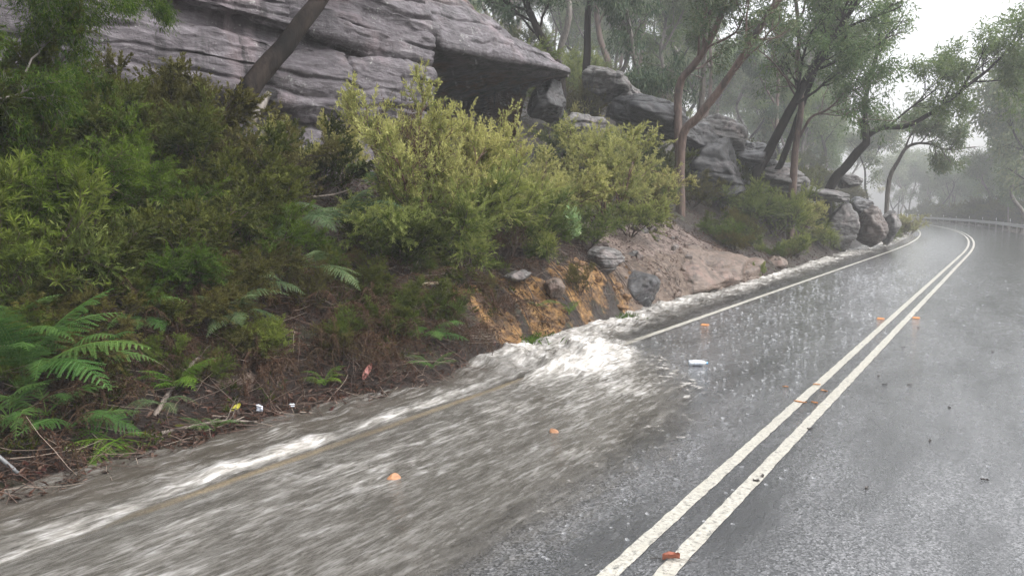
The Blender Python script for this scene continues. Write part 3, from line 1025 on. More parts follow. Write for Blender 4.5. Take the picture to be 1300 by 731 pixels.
template('tea', 1.0, 7, .55, 10, 6, 40, .032, .0075, n=3, up=.07, br=.46, tw=.20, wig=.19, t0=.14, leafang=.75)
template('round', 1.0, 12, 1.05, 9, 7, 42, .032, .0075, n=3, up=.03, br=.46, tw=.19, wig=.2, t0=.14, leafang=.75)
template('broom', 1.0, 10, .9, 8, 7, 34, .05, .0065, n=3, up=.02, br=.5, tw=.26, wig=.15, leafang=.4)
template('dense', 1.0, 11, .9, 10, 7, 32, .036, .014, n=3, up=.08, br=.5, tw=.18, wig=.16, t0=.08)
template('fine', 1.0, 7, .8, 8, 7, 36, .048, .0085, n=2, up=.0, droop=.10, br=.6, tw=.25, leafang=.8)
template('narrow', 1.0, 8, .7, 7, 6, 22, .075, .010, n=2, up=.10, br=.5, tw=.2, leafang=.7, t0=.15)
template('broad', 1.0, 2, .25, 6, 4, 7, .11, .05, n=1, up=.08, br=.3, tw=.15, leafang=.9, t0=.5)
template('weed', 1.0, 6, .8, 5, 4, 9, .10, .035, n=2, up=.1, br=.4, tw=.2, leafang=.8, t0=.1)
template('twiggy', 1.0, 9, .7, 8, 6, 7, .03, .009, n=1, up=.12, br=.45, tw=.2)

cnt = {}
rngP = np.random.default_rng(77)


def shrub(key, mat, label, p, h, width=1.0, rz=None, tilt=(0, 0), group=None, name='shrub', cat='shrub', stem=None):
    i = cnt.get(key, 0)
    cnt[key] = i + 1
    sm, fm_ = TPL[key][i % len(TPL[key])]
    rz = rngP.uniform(0, 6.28) if rz is None else rz
    root = thing(name, label, cat, p, rz, group, (h * width, h * width, h))
    root.rotation_euler = (tilt[0], tilt[1], rz)
    for part, me, m in (('stem', sm, stem or (M_TWIGR if mat is M_TEA else M_TWIG)), ('foliage', fm_, mat)):
        o = link(part, me, None, root)
        if not me.materials:
            me.materials.append(m)
        o.material_slots[0].link = 'OBJECT'
        o.material_slots[0].material = m
    return root


def gp(px, py, dz=-.05):
    q = ground_at(px, py)
    q[2] += dz
    return q


# the bright bushes in the middle of the bank
shrub('tea', M_TEA, 'tallest feathery yellow green bush, its plume against the cliff left of the overhang', gp(528, 318), 2.45, .8)
shrub('tea', M_TEA, 'upright yellow green bush whose plume covers the left half of the overhang shadow', gp(578, 318), 2.05, .85)
shrub('tea', M_TEA, 'feathery bush with plumed top standing in the middle of the overhang shadow', gp(618, 312), 2.1, .75)
shrub('round', M_TEA, 'big rounded yellow green bush below the tip of the rock overhang', gp(772, 286), 2.45, 1.05)
shrub('round', M_TEA, 'rounded feathery bush touching the big yellow one, under the overhang floor', gp(695, 286), 1.6, 1.0)
shrub('broom', M_BROOM, 'soft green broom bush spilling down towards the orange clay', gp(612, 322), 1.55, 1.0)
shrub('broom', M_BROOM, 'soft green broom bush beside the rusty brown twiggy shrub', gp(560, 328), 1.5, .95)
shrub('broom', M_BROOM, 'dark green wispy bush hanging over the round grey boulder', gp(800, 300), .95, 1.1)
shrub('round', M_TEA, 'yellow tipped bush at the right end of the bright bushes', gp(822, 264), 1.5, 1.0)
shrub('tea', M_TEA, 'thin pale tipped sprig growing against the lower cliff slabs', gp(440, 245), 1.35, .6)
shrub('twiggy', M_RUST, 'rusty brown half dead twiggy shrub in front of the lower cliff slabs', gp(512, 300), 1.75, .75, stem=M_TWIGR)
shrub('twiggy', M_RUST, 'bare dark twiggy bush under the broom bushes over the clay', gp(640, 338), .7, 1.3)
shrub('broad', M_PALE, 'slender sapling with broad pale minty leaves above the round grey boulder', gp(728, 335), 1.05, .85, name='sapling', cat='sapling')
shrub('weed', M_BROOM, 'small bright green weed at the foam edge past the tan shelf', gp(965, 352), .42, .8, name='weed', cat='weed')
shrub('broom', M_BROOM, 'small olive bush drooping over the orange clay cut', gp(690, 335), .75, .9)
shrub('tea', M_OLIVE, 'sparse olive sprig standing in the orange clay above the flat orange stone', gp(735, 372), .55, .8)
shrub('broom', M_BROOM, 'spreading green bush filling the gap between the broom bushes and the sapling', gp(662, 312), 1.1, 1.1)
shrub('round', M_BROOM, 'low green bush behind the minty sapling under the big yellow bush', gp(742, 318), 1.0, 1.1)
shrub('round', M_OLIVE, 'olive bush at the top left corner of the bare pink slope', gp(822, 290), .95, 1.2)
# dark thicket on the left
LEFT = [
    ('dense', M_DARK, 'dark leafy bush at the frame edge under the wattle sprays', 40, 300, 1.5, 1.0),
    ('dense', M_DARK, 'dense dark green bush under the black hollow of the cliff', 130, 262, 1.5, 1.0),
    ('dense', M_OLIVE, 'olive bush with tiny yellow flecks growing against the cliff foot', 190, 230, 1.35, 1.0),
    ('dense', M_OLIVE, 'brownish olive bush beside the foot of the black leaning trunk', 235, 240, 1.35, 1.1),
    ('dense', M_DARK, 'dark green bush below the foot of the black leaning trunk', 262, 268, 1.3, 1.0),
    ('round', M_OLIVE, 'round soft olive bush in front of the pale broken stump', 335, 262, 1.35, .9),
    ('fine', M_WATTLE, 'feathery green bush with bright drooping sprays left of the olive bushes', 95, 335, 1.3, 1.0),
    ('fine', M_WATTLE, 'bright feathery bush in the centre of the dark thicket', 175, 330, 1.15, 1.0),
    ('fine', M_DARK, 'dusky feathery bush below the round soft olive bush', 255, 335, 1.05, 1.1),
    ('dense', M_DARK, 'dark spreading bush above the hanging ferns', 315, 318, 1.05, 1.1),
    ('narrow', M_NARROW, 'long leaved yellow green bush at the left frame edge', 14, 395, 1.2, 1.0),
    ('narrow', M_NARROW, 'bushy narrow leaved shrub just above the large fern clump', 58, 398, .85, 1.0),
    ('dense', M_DARK, 'low dark bush between the narrow leaved shrub and brown litter', 120, 392, .8, 1.1),
    ('fine', M_WATTLE, 'low ferny green bush on the brown litter under the bright feathery one', 205, 385, .75, 1.1),
    ('fine', M_OLIVE, 'sprawling olive bush above the pale fern and tan sandstone fragment', 265, 425, .6, 1.2),
    ('dense', M_OLIVE, 'yellowish low bush above the large fern clump', 100, 425, .55, 1.2),
    ('tea', M_OLIVE, 'small thin bush beside the long arching dead branch', 395, 395, .55, 1.0),
    ('dense', M_DARK, 'dark bush tucked under the cliff beside the tall blue green fern', 400, 250, 1.0, 1.1),
    ('narrow', M_DARK, 'low grey green shrub left of the first orange clay patch', 528, 412, .55, 1.3),
    ('fine', M_BROOM, 'thin green spray hanging over dry stems left of the broom bushes', 482, 330, .9, 1.0),
    ('dense', M_DARK, 'shadowed bush behind the feathery sprays at the far left', 20, 250, 1.7, 1.0),
    ('fine', M_WATTLE, 'light green feathery bush at the frame edge above the long leaved one', 30, 345, 1.25, 1.0),
]
for key, m, lb, px, py, h, wd in LEFT:
    shrub(key, m, lb, gp(px, py), h, wd)
# second rank of the thicket
LEFT2 = [
    ('dense', M_DARK, 'glossy dark bush filling the hollow under the black trunk foot', 300, 290, 1.0, 1.2),
    ('round', M_WATTLE, 'billowing mid green bush left of the cascading fern', 345, 345, .85, 1.2),
    ('fine', M_WATTLE, 'pale tipped feathery spray in the heart of the left thicket', 140, 300, 1.3, .9),
    ('dense', M_OLIVE, 'yellow flecked olive bush on the ledge beneath the smooth grey cliff face', 215, 205, 1.1, 1.0),
    ('broom', M_BROOM, 'upright green bush between the two feathery ones at the left', 60, 370, 1.05, 1.0),
    ('dense', M_DARK, 'black green bush deep in the thicket over the brown litter', 230, 360, .85, 1.2),
    ('round', M_OLIVE, 'soft brown green bush leaning over the dead thatch', 290, 372, .75, 1.2),
    ('tea', M_TEA, 'bright thin sprig rising from the thicket beside the pale stump', 360, 250, 1.1, .7),
    ('dense', M_DARK, 'dark bush in the shadow under the tallest plume', 500, 340, .8, 1.2),
    ('broom', M_BROOM, 'bushy green shrub trailing over the first orange clay patch', 590, 350, .9, 1.2),
]
for key, m, lb, px, py, h, wd in LEFT2:
    shrub(key, m, lb, gp(px, py), h, wd)
# roadside bushes towards the bend
FAR = [
    ('broom', M_BROOM, 'full green bush below the three leaning trunks', 985, 302, 2.2, .9),
    ('round', M_TEA, 'yellow green bush next to the full green one by the gutter', 1012, 300, 1.8, .9),
    ('dense', M_DARK, 'dark green bush at the foot of the dark cracked outcrop', 935, 268, 1.9, .9),
    ('broom', M_BROOM, 'grey green low bush at the top of the bare pink slope', 905, 262, 1.1, 1.2),
    ('tea', M_OLIVE, 'olive bush right of the bare pink slope', 945, 312, 1.0, 1.0),
    ('dense', M_BROOM, 'low bush trailing to the gutter past the round brown rock', 1010, 326, .8, 1.3),
    ('broom', M_BROOM, 'low grassy bush in front of the pale rounded boulder', 1050, 318, 1.1, 1.2),
    ('dense', M_DARK, 'dark bush covering the front of the pale rounded boulder', 1048, 292, 1.7, 1.0),
    ('tea', M_TEA, 'small yellow bush above the boulder pile', 1118, 246, 1.6, 1.0),
    ('dense', M_OLIVE, 'brown olive bush crowning the boulder pile', 1095, 250, 1.6, 1.1),
    ('broom', M_BROOM, 'dull green bush half hiding the pale rounded boulder from the gutter side', 1072, 308, 1.5, 1.2),
    ('dense', M_OLIVE, 'dusky bush in front of the tall grey end boulder', 1128, 306, 1.5, 1.1),
    ('round', M_TEA, 'last green bush at the road edge beyond the boulder pile', 1152, 300, 1.7, 1.1),
    ('broom', M_BROOM, 'low bush hugging the foot of the brown split boulder', 1115, 308, 1.1, 1.2),
    ('round', M_OLIVE, 'pale olive bush at the base of the red brown forked trunks', 868, 232, 1.5, 1.0),
    ('dense', M_OLIVE, 'dusky bush on the dark shelf behind the yellow bushes', 812, 175, 1.5, 1.1),
    ('twiggy', M_RUST, 'grey brown scrubby bush among tumbled rocks past the overhang', 790, 150, 1.6, 1.2),
    ('tea', M_TEA, 'pale yellow sprig right beside the overhang tip', 745, 190, 1.6, .7),
    ('round', M_BROOM, 'grey green bush behind the leaning trunk with the long limb', 1120, 235, 2.4, 1.0),
    ('dense', M_OLIVE, 'dull bush at the left foot of the dark cracked outcrop', 895, 240, 1.7, 1.2),
    ('round', M_BROOM, 'hanging grey green bush on top of the dark cracked outcrop', 925, 190, 1.3, 1.3),
    ('dense', M_DARK, 'dark bush on the shelf between tumbled rocks and forked trunks', 842, 165, 1.7, 1.2),
    ('broom', M_BROOM, 'rank green bush on the gutter side of the three trunks', 955, 292, 1.5, 1.2),
    ('round', M_OLIVE, 'olive bush at the top edge of the bare pink slope by forked trunks', 880, 262, 1.2, 1.2),
    ('dense', M_DARK, 'dark bush between the three trunks and the long limbed tree', 1030, 240, 1.8, 1.0),
]
for key, m, lb, px, py, h, wd in FAR:
    shrub(key, m, lb, gp(px, py), h, wd)
# shrubby cover on the slopes behind
rf = np.random.default_rng(5)
for i in range(70):
    y = rf.uniform(19, 80)
    a = rf.uniform(4, 24)
    x = foot(y) + float(shift(y)) - a
    key, m = [('round', M_BROOM), ('dense', M_DARK), ('broom', M_OLIVE), ('tea', M_BROOM)][i % 4]
    shrub(key, m, 'understorey bush among the trunks on the misty slope above the rocks', put(x, y, -.1), rf.uniform(1.4, 2.8), 1.1, group='understorey bushes on the misty slope')

# ------------------------------------------------------------------ ferns
def frond_mesh(seed, n=20, L=1.0, arch=.5, wid=.26, leafl=11, shrivel=0.0):
    rng = np.random.default_rng(seed)
    mb = MB()
    s = np.linspace(0, 1, 14)
    ax = np.stack([s * L * (1 - .15 * arch * s), .05 * np.sin(s * 2.5 + seed), arch * L * (s * .95 - 1.15 * s ** 2.1)], 1)
    tubes(mb, ax, .008, .002, 4)
    t = np.linspace(.18, .985, n)
    px = np.stack([np.interp(t, s, ax[:, i]) for i in range(3)], 1)
    tg = nrm(np.stack([np.interp(t, s, np.gradient(ax[:, i])) for i in range(3)], 1))
    wl = wid * L * np.interp(t, [.18, .35, .6, 1], [.75, 1, .75, .06])
    for sd in (-1, 1):
        side = nrm(np.cross(tg, [0, 0, 1.])) * sd
        D = nrm(side + tg * .55 + rng.normal(size=side.shape) * (.08 + shrivel) + np.array([0, 0, -.15 - shrivel]))
        q = grow(px, D, wl * rng.uniform(.85, 1.1, n), 5, .04 + shrivel * .4, -.07 - shrivel * .3, rng)
        tubes(mb, q, .003, .001, 3)
        u = np.linspace(.06, .97, leafl)
        for k in range(n):
            P = np.stack([np.interp(u, np.linspace(0, 1, 6), q[k, :, i]) for i in range(3)], 1)
            T = nrm(np.gradient(P, axis=0))
            nn = nrm(np.cross(T, nrm(np.cross(tg[k], D[k]))[None] * sd))
            ll = (.021 * L * (20 / n) * min(1, wl[k] / (.12 * L)) * (1.08 - .8 * u))[:, None] + .002
            for s2 in (-1, 1):
                dd = nrm(nn * s2 + T * .45 + rng.normal(size=T.shape) * shrivel)
                up = nrm(np.cross(dd, T))
                w2 = wl[k] * .028 + .0015
                V = np.stack([P - T * w2, P + dd * ll * .55 - T * w2 * .8, P + dd * ll, P + dd * ll * .5 + T * w2 * .9], 1)
                i0 = np.arange(len(P))[:, None] * 4
                mb.add(V.reshape(-1, 3), i0 + np.array([0, 1, 2, 3]))
    return mb.mesh('fern_frond', False)


FR = [frond_mesh(i, 20, 1.0, [.45, .6, .35, .75][i], [.27, .24, .3, .25][i]) for i in range(4)]
FS = [frond_mesh(20 + i, 13, 1.0, [.4, .7][i], .3, 7) for i in range(2)]
FD = [frond_mesh(40 + i, 15, 1.0, [1.1, 1.5, .9][i], .2, 6, .55) for i in range(3)]


def fern(label, p, size, n, mat, seed, fronds=FR, face=None, arc=6.28, tilt=(.0, .6), name='fern', cat='fern', group=None, part='frond'):
    rng = np.random.default_rng(seed)
    r = thing(name, label, cat, p, 0, group)
    for i in range(n):
        a = (face if face is not None else 0) + (i + .5) / n * arc - arc / 2 + rng.uniform(-.25, .25)
        o = link(part, fronds[rng.integers(len(fronds))], None, r)
        if not o.data.materials:
            o.data.materials.append(mat)
        o.material_slots[0].link = 'OBJECT'
        o.material_slots[0].material = mat
        o.rotation_euler = (rng.uniform(-.3, .3), -rng.uniform(*tilt), a)
        s_ = size * rng.uniform(.7, 1.1)
        o.scale = (s_, s_, s_)
    return r


FACE = -.55      # most fronds lean out of the bank towards the road
FERNS = [
    ('largest fern clump with broad dark fronds at the left frame edge', 24, 500, .85, 10, M_FERN, (.2, 1.0)),
    ('broad arching fern right of the largest clump', 78, 492, .66, 7, M_FERN, (.1, .8)),
    ('low fern reaching out over the litter below the broad arching one', 92, 548, .52, 5, M_FERN, (-.1, .4)),
    ('small yellowish fern hanging over the wet gravel verge', 150, 566, .36, 5, M_FERNY, (-.5, .3)),
    ('bright young fern beside the splintered grey branch', 222, 500, .36, 7, M_FERNY, (.1, .8)),
    ('tiny pale fern frond lying by the curved grey stick', 206, 556, .26, 3, M_FERNG, (-.1, .2)),
    ('tiny green fern in front of the curved grey stick', 272, 552, .22, 5, M_FERN, (.2, .9)),
    ('pale green fern drooping over the tan sandstone fragment', 292, 440, .50, 6, M_FERNG, (-.2, .6)),
    ('small bright fern left of the pink bark strip', 412, 494, .28, 5, M_FERNY, (.1, .8)),
    ('tall blue green fern at the foot of the cliff slabs', 468, 258, .62, 9, M_FERN, (.2, .9)),
    ('long pale fern cascading down the middle of the bank', 440, 312, .85, 8, M_FERNG, (-.3, .7)),
    ('hanging fern beside the round olive bush', 372, 322, .70, 7, M_FERNG, (-.3, .5)),
    ('pale fern below the cascading one over dead fronds', 402, 372, .52, 5, M_FERNG, (-.4, .4)),
    ('soft green fern under the broom bushes left side', 518, 316, .60, 7, M_FERN, (.0, .8)),
    ('blue green small fern close to the churning water', 548, 474, .30, 5, M_FERN, (.0, .8)),
    ('little fern rooted in the orange clay under the broom bush', 682, 392, .30, 5, M_FERN, (-.2, .7)),
    ('thin lime fern standing in the clay over the flat orange stone', 722, 404, .26, 4, M_FERNY, (.2, 1.0)),
    ('dull fern right of the sprawling olive bush', 322, 398, .45, 5, M_FERNG, (-.2, .6)),
    ('dark fern fronds left of the first orange clay patch', 540, 432, .45, 6, M_FERN, (-.2, .5)),
    ('fern growing at the top of the brown litter by the dark bush', 172, 410, .45, 6, M_FERN, (-.1, .7)),
]
for i, (lb, px, py, s_, n, m, tl) in enumerate(FERNS):
    fern(lb, gp(px, py, .28 if m is M_FERNG or 'tall' in lb else .04), s_ * 1.3, n + 1, m, 100 + i, FR if s_ > .4 else FS, FACE, 4.6, tl)
DEAD = [(330, 352), (372, 400), (352, 430), (430, 400), (465, 360), (500, 372), (520, 395), (470, 420), (505, 440), (560, 402), (590, 432), (610, 440),
        (440, 440), (395, 455), (300, 380), (255, 400), (650, 400), (600, 372), (545, 360), (30, 560), (70, 575), (200, 470), (120, 505), (180, 440), (690, 422), (665, 345), (420, 352), (345, 480)]
rd = np.random.default_rng(31)
while len(DEAD) < 74:
    px, py = rd.uniform(90, 640), rd.uniform(350, 520)
    lo = np.interp(px, [90, 330, 560, 640], [560, 500, 455, 420])
    if py < lo:
        DEAD.append((px, py))
for i, (px, py) in enumerate(DEAD):
    fern('withered brown fern fronds hanging in the dead thatch of the bank', gp(px, py, .05), rd.uniform(.4, .75), 8, M_DEADF, 300 + i, FD, FACE, 5.0, (-.7, .5), 'dead_fern', 'dead fern', 'withered ferns in the dead thatch')

LOW = [('dense', M_DARK), ('broom', M_NARROW), ('fine', M_OLIVE), ('narrow', M_NARROW), ('tea', M_OLIVE), ('weed', M_DARK)]
k = 0
while k < 60:
    px, py = rd.uniform(0, 700), rd.uniform(330, 540)
    lo = np.interp(px, [0, 100, 330, 560, 640, 760], [540, 530, 480, 440, 390, 340])
    if py > lo:
        continue
    key, m = LOW[k % 6]
    shrub(key, m, 'knee high plant rooted in the brown litter of the bank', gp(px, py), rd.uniform(.22, .5), rd.uniform(.9, 1.4), group='small plants in the brown litter', name='small_plant', cat='plant')
    k += 1

# loose stones on the bare pink slope
rs = np.random.default_rng(12)
SCREE = [rock_mesh('scree_stone', 900 + i, (.06, .075, .045), 12, .15) for i in range(4)]
for i in range(70):
    y = rs.uniform(13.0, 18.8)
    a = rs.uniform(.5, 2.9) if i % 3 else rs.uniform(.02, .5)
    x = float(foot(y)) - a
    o = link('scree_stone', SCREE[i % 4], M_ROCKT if i % 2 else M_ROCK, None, put(x, y, .0), (rs.uniform(0, 6), rs.uniform(0, 6), rs.uniform(0, 6)), rs.uniform(.5, 2.0))
    o.material_slots[0].link = 'OBJECT'
    o.material_slots[0].material = (M_ROCKT, M_ROCK, M_ROCKB)[i % 3]
    tag(o, 'loose stone washed out on the bare pink slope right of the yellow bushes', 'stone', 'loose stones on the bare slope')
CLODS = [rock_mesh('clay_clod', 920 + i, (.07, .09, .06), 10, .25) for i in range(3)]
t = NT('clay_clod')
M_CLOD = t.done(t.bsdf(t.ramp(t.noise(14, 6, .7, t.vec()), [(.32, (.04, .022, .012)), (.5, (.13, .068, .027)), (.7, (.25, .145, .06))]), .6, .3, t.bump(t.noise(40, 5, .7, t.vec()), 1, .02)))
for i in range(40):
    y = rs.uniform(7.4, 13.2)
    a = rs.uniform(.0, .75)
    o = link('clay_clod', CLODS[i % 3], M_CLOD, None, put(float(foot(y)) - a, y, .0), (rs.uniform(0, 6), rs.uniform(0, 6), rs.uniform(0, 6)), rs.uniform(.3, 1.15))
    tag(o, 'crumbling clod of orange clay stuck in the cut face of the bank', 'clod', 'clods in the orange clay cut')
# roots hanging down the cut
for i in range(26):
    y = rs.uniform(7.3, 13.4)
    x = float(foot(y))
    q = [put(x - .85, y, .06), put(x - .55, y + rs.uniform(-.1, .1), .09), put(x - .3, y + rs.uniform(-.2, .2), .07), put(x - .1, y + rs.uniform(-.25, .25), .03)]
    mb = MB()
    tubes(mb, smooth_path(q, 14), rs.uniform(.006, .016), .003, 6, rough=.3, seed=i)
    sp_, sd__, _ = spawn(smooth_path(q, 14)[None], 3, .2, .9, .6, rs)
    tubes(mb, grow(sp_, sd__, .22, 4, .2, -.25, rs), .005, .0015, 4)
    tag(link('root', mb.mesh('root'), M_TWIG), 'dark bare root hanging down the orange clay cut', 'root', 'roots hanging down the clay cut')

# rank growth between the gutter and the outcrops, up to the boulder pile
kk = 0
while kk < 46:
    y = rs.uniform(17.5, 38)
    a = rs.uniform(.35, 5.5)
    key, m = [('broom', M_BROOM), ('dense', M_OLIVE), ('tea', M_BROOM), ('round', M_NARROW), ('weed', M_DARK), ('fine', M_OLIVE)][kk % 6]
    shrub(key, m, 'low growth covering the slope between the gutter and the dark outcrops', put(float(foot(y)) + float(shift(y)) - a, y, -.06), rs.uniform(.5, 1.15) if a > .9 else rs.uniform(.3, .55), rs.uniform(1.0, 1.4), group='low growth below the dark outcrops', name='small_plant', cat='plant')
    kk += 1
for i, (px, py, s_, n) in enumerate([(6, 455, .7, 8), (108, 470, .6, 7), (60, 540, .6, 7), (14, 548, .55, 6)]):
    fern(['fern at the frame edge above the largest clump', 'upper fern of the left clump, beside bare litter', 'fern filling the middle of the left clump', 'lowest fern of the left clump at the frame edge'][i], gp(px, py, .08), s_, n, M_FERN, 700 + i, FR, FACE, 4.8, (.0, .9))

# grass at the water edge
def grass_tuft(label, p, n, h, mat, seed, rad=.18):
    rng = np.random.default_rng(seed)
    mb = MB()
    P = np.stack([rng.normal(size=n) * rad, rng.normal(size=n) * rad, np.zeros(n)], 1)
    D = np.stack([rng.normal(size=n) * .45, rng.normal(size=n) * .45, np.ones(n)], 1)
    leaf_quads(mb, P, D, h * rng.uniform(.5, 1.2, n), .008, rng, .25)
    return tag(link('grass', mb.mesh('grass', False), mat, None, p), kind='stuff')


grass_tuft('bright green grass tuft at the edge of the churning white water', gp(672, 436, -.01), 420, .2, M_GRASS, 1)
grass_tuft('olive grass tuft between the flat orange stone and white water', gp(790, 405, -.01), 260, .16, M_GRASS, 2, .14)

# ------------------------------------------------------------------ leaf litter and twigs
def litter():
    rng = np.random.default_rng(9)
    n = 75000
    y = 1.0 + 33 * rng.beta(1.1, 2.9, n)
    a = 4.6 * rng.beta(1.0, 1.7, n) + .02
    x = foot(y) - a
    keep = fbm(x * 1.7, y * 1.7, 0, 91, 3) + rng.uniform(-.5, .75, n) > 0
    keep &= ~((y > 7.3) & (y < 14) & (a < .95) & (rng.uniform(0, 1, n) < .62))
    keep &= ~((y > 13) & (y < 19) & (a < 3) & (rng.uniform(0, 1, n) < .45))
    x, y = x[keep], y[keep]
    P = np.stack([x, y, H(x, y) + rng.uniform(.0, .03, len(x))], 1)
    e = .03
    gx = (H(x + e, y) - H(x - e, y)) / (2 * e)
    N = nrm(np.stack([-gx, 0 * gx, np.ones_like(gx)], 1) + rng.normal(size=P.shape) * .35)
    D = nrm(np.cross(N, rng.normal(size=P.shape)))
    S = np.cross(N, D)
    L = rng.uniform(.02, .09, len(x))[:, None] * (1 + .05 * np.maximum(0, y - 12))[:, None]
    W = L * rng.uniform(.16, .42, len(x))[:, None]
    V = np.stack([P, P + D * L * .5 + S * W * .5 + N * L * .12, P + D * L, P + D * L * .5 - S * W * .5 + N * L * .12], 1)
    i = np.arange(len(P))[:, None] * 4
    mb = MB()
    mb.add(V.reshape(-1, 3), i + np.array([0, 1, 2, 3]))
    tag(link('leaf_litter', mb.mesh('leaf_litter', False), M_LITTER), kind='stuff')
    n = 7500
    y = 1.0 + 18 * rng.beta(1.2, 1.8, n)
    a = 4.4 * rng.beta(1.1, 1.6, n) + .05
    x = foot(y) - a
    k = ~((y > 13) & (a < 3) & (rng.uniform(0, 1, n) < .7)) & ~((y > 7.3) & (a < .9) & (rng.uniform(0, 1, n) < .7))
    x, y = x[k], y[k]
    P = np.stack([x, y, H(x, y) + rng.uniform(.0, .08, len(x))], 1)
    D = np.stack([rng.normal(size=len(x)) + .6, rng.normal(size=len(x)), rng.normal(size=len(x)) * .35 - .25], 1)
    Q = grow(P, D, rng.uniform(.12, .65, len(x)), 4, .13, 0, rng)
    mb = MB()
    tubes(mb, Q, rng.uniform(.002, .006, len(x)), .0012, 3)
    tag(link('fallen_twigs', mb.mesh('fallen_twigs', True), M_LTWIG), kind='stuff')
    # low green seedlings woven through the litter
    n = 1300
    y = 1.2 + 18 * rng.beta(1.1, 1.6, n)
    a = 4.6 * rng.beta(1.2, 1.3, n) + .25
    x = foot(y) - a
    kk = (fbm(x * 1.1, y * 1.1, 4, 93, 3) > -.05) & ~((y > 12) & (a < 2.2))
    x, y = x[kk], y[kk]
    m = 26
    P = np.repeat(np.stack([x, y, H(x, y)], 1), m, 0)
    hh = np.repeat(rng.uniform(.08, .32, len(x)), m)
    D = nrm(np.stack([rng.normal(size=len(P)) * .6 + .25, rng.normal(size=len(P)) * .6, np.ones(len(P))], 1))
    P = P + D * (hh * rng.uniform(.1, .9, len(P)))[:, None]
    mb = MB()
    leaf_quads(mb, P, D + rng.normal(size=D.shape) * .6, rng.uniform(.03, .075, len(P)), rng.uniform(.008, .022, len(P)), rng)
    tag(link('undergrowth', mb.mesh('undergrowth', False), M_UNDER), kind='stuff')


tt_ = NT('litter_twig')
g_ = tt_.n('NewGeometry')
M_LTWIG = tt_.done(tt_.bsdf(tt_.ramp(g_.outputs['Random Per Island'], [(.1, (.025, .015, .012)), (.5, (.07, .04, .03)), (.8, (.13, .09, .07)), (.95, (.26, .21, .17))]), .5, .4))
litter()

# ------------------------------------------------------------------ trees
def crown_mesh(paths, radii, seed, limbs=5, lf=.42, brs=6, tws=7, nleaf=19, L=.17, W=.045, t0=.45, droop=.6, up=.06, H0=None, sides=9, ll=None):
    """paths: list of (k,3) trunk and limb lines; returns trunk mesh and crown mesh"""
    rng = np.random.default_rng(seed)
    mt = MB()
    Ls, Lr = [], []
    for (p, (r0, r1, t_)) in zip(paths, radii):
        p = smooth_path(p, 26)
        wob = np.stack([fbm(np.arange(26) * .22, seed, 3.1 * i, seed + i, 2) for i in range(3)], 1)
        ln = np.linalg.norm(np.diff(p, axis=0), axis=1).sum()
        p = p + wob * (r0 * .9) * np.linspace(0, 1, 26)[:, None]
        tubes(mt, p, r0, r1, sides, rough=.22, seed=seed)
        if t_ is None:
            continue
        lp, ld, lt = spawn(p[None], limbs, t_, 1.0, .75, rng)
        q = grow(lp, ld, (ll or lf * ln) * (1.2 - .6 * lt) * rng.uniform(.6, 1.1, len(lt)), 8, .17, up, rng)
        Ls.append(q)
        Lr.append(np.full(len(q), max(.012, r0 * .30)))
        # the leader itself carries twigs at its top
        n = 12
        i0 = int(25 * max(t_, .75))
        Ls.append(p[None, np.linspace(i0, 25, 9).astype(int)])
        Lr.append(np.array([r1 * .9]))
    Lm = np.concatenate(Ls)
    Lr = np.concatenate(Lr)
    tubes(mt, Lm, Lr, Lr * .35, 6, rough=.15, seed=seed)
    length = np.linalg.norm(np.diff(Lm, axis=1), axis=2).sum(1)
    bp, bd, bt = spawn(Lm, brs, .25, 1.0, .7, rng)
    bl = np.repeat(length, brs) * .5 * (1.15 - .5 * bt) * rng.uniform(.5, 1.1, len(bt))
    B = grow(bp, bd, bl, 6, .18, up * .7, rng)
    br = np.repeat(Lr, brs) * .4
    tubes(mt, B, br, br * .35, 4)
    tp, td, tt = spawn(B, tws, .25, 1.0, .7, rng)
    T = grow(tp, td, np.repeat(bl, tws) * .42 * rng.uniform(.5, 1.1, len(tt)), 4, .18, .0, rng)
    tr = np.maximum(np.repeat(br, tws) * .3, .0025)
    tubes(mt, T, tr, tr * .4, 3)
    # leaves in tufts, so that the crown has clumps and gaps
    keep = (fbm(T[:, 2, 0] * 1.1, T[:, 2, 1] * 1.1, T[:, 2, 2] * 1.1, seed, 2) + rng.uniform(-.3, .45, len(T))) > -.08
    T = T[keep]
    lp, ld, lt = spawn(T, nleaf, .35, 1.0, .6, rng)
    sc_ = L * 1.3
    lp = lp + rng.normal(size=lp.shape) * sc_ * .6
    D = nrm(ld * .6 + rng.normal(size=ld.shape) * .55 + np.array([0, 0, -1.]) * droop)
    mc = MB()
    leaf_quads(mc, lp, D, L * rng.uniform(.6, 1.25, len(lp)), W * rng.uniform(.7, 1.2, len(lp)), rng)
    return mt.mesh('tree_trunk'), mc.mesh('tree_crown', False)


def tree(label, base, paths, radii, seed, bark, leafm, group=None, name='gum_tree', cat='tree', **k):
    """paths in world space, stored relative to the base of the trunk"""
    base = np.asarray(base, float)
    tm, cm_ = crown_mesh([np.asarray(p) - base for p in paths], radii, seed, **k)
    r = thing(name, label, cat, base, 0, group)
    link('trunk', tm, bark, r)
    link('crown', cm_, leafm, r)
    return r


def pxp(pts, Y, sink=.5):
    """photograph pixels to points at road distance Y (a number, or one per point)"""
    if not hasattr(Y, '__len__'):
        Y = [Y] * len(pts)
    out = [on_y(px, py, yy) for (px, py), yy in zip(pts, Y)]
    return np.array(out)


def rooted(pts, Y):
    p = pxp(pts, Y)
    b = p[0].copy()
    gz = float(H(b[0], b[1]))
    if b[2] > gz - .3:
        b[2] = gz - .3
        p = np.concatenate([[b], p])
    return p


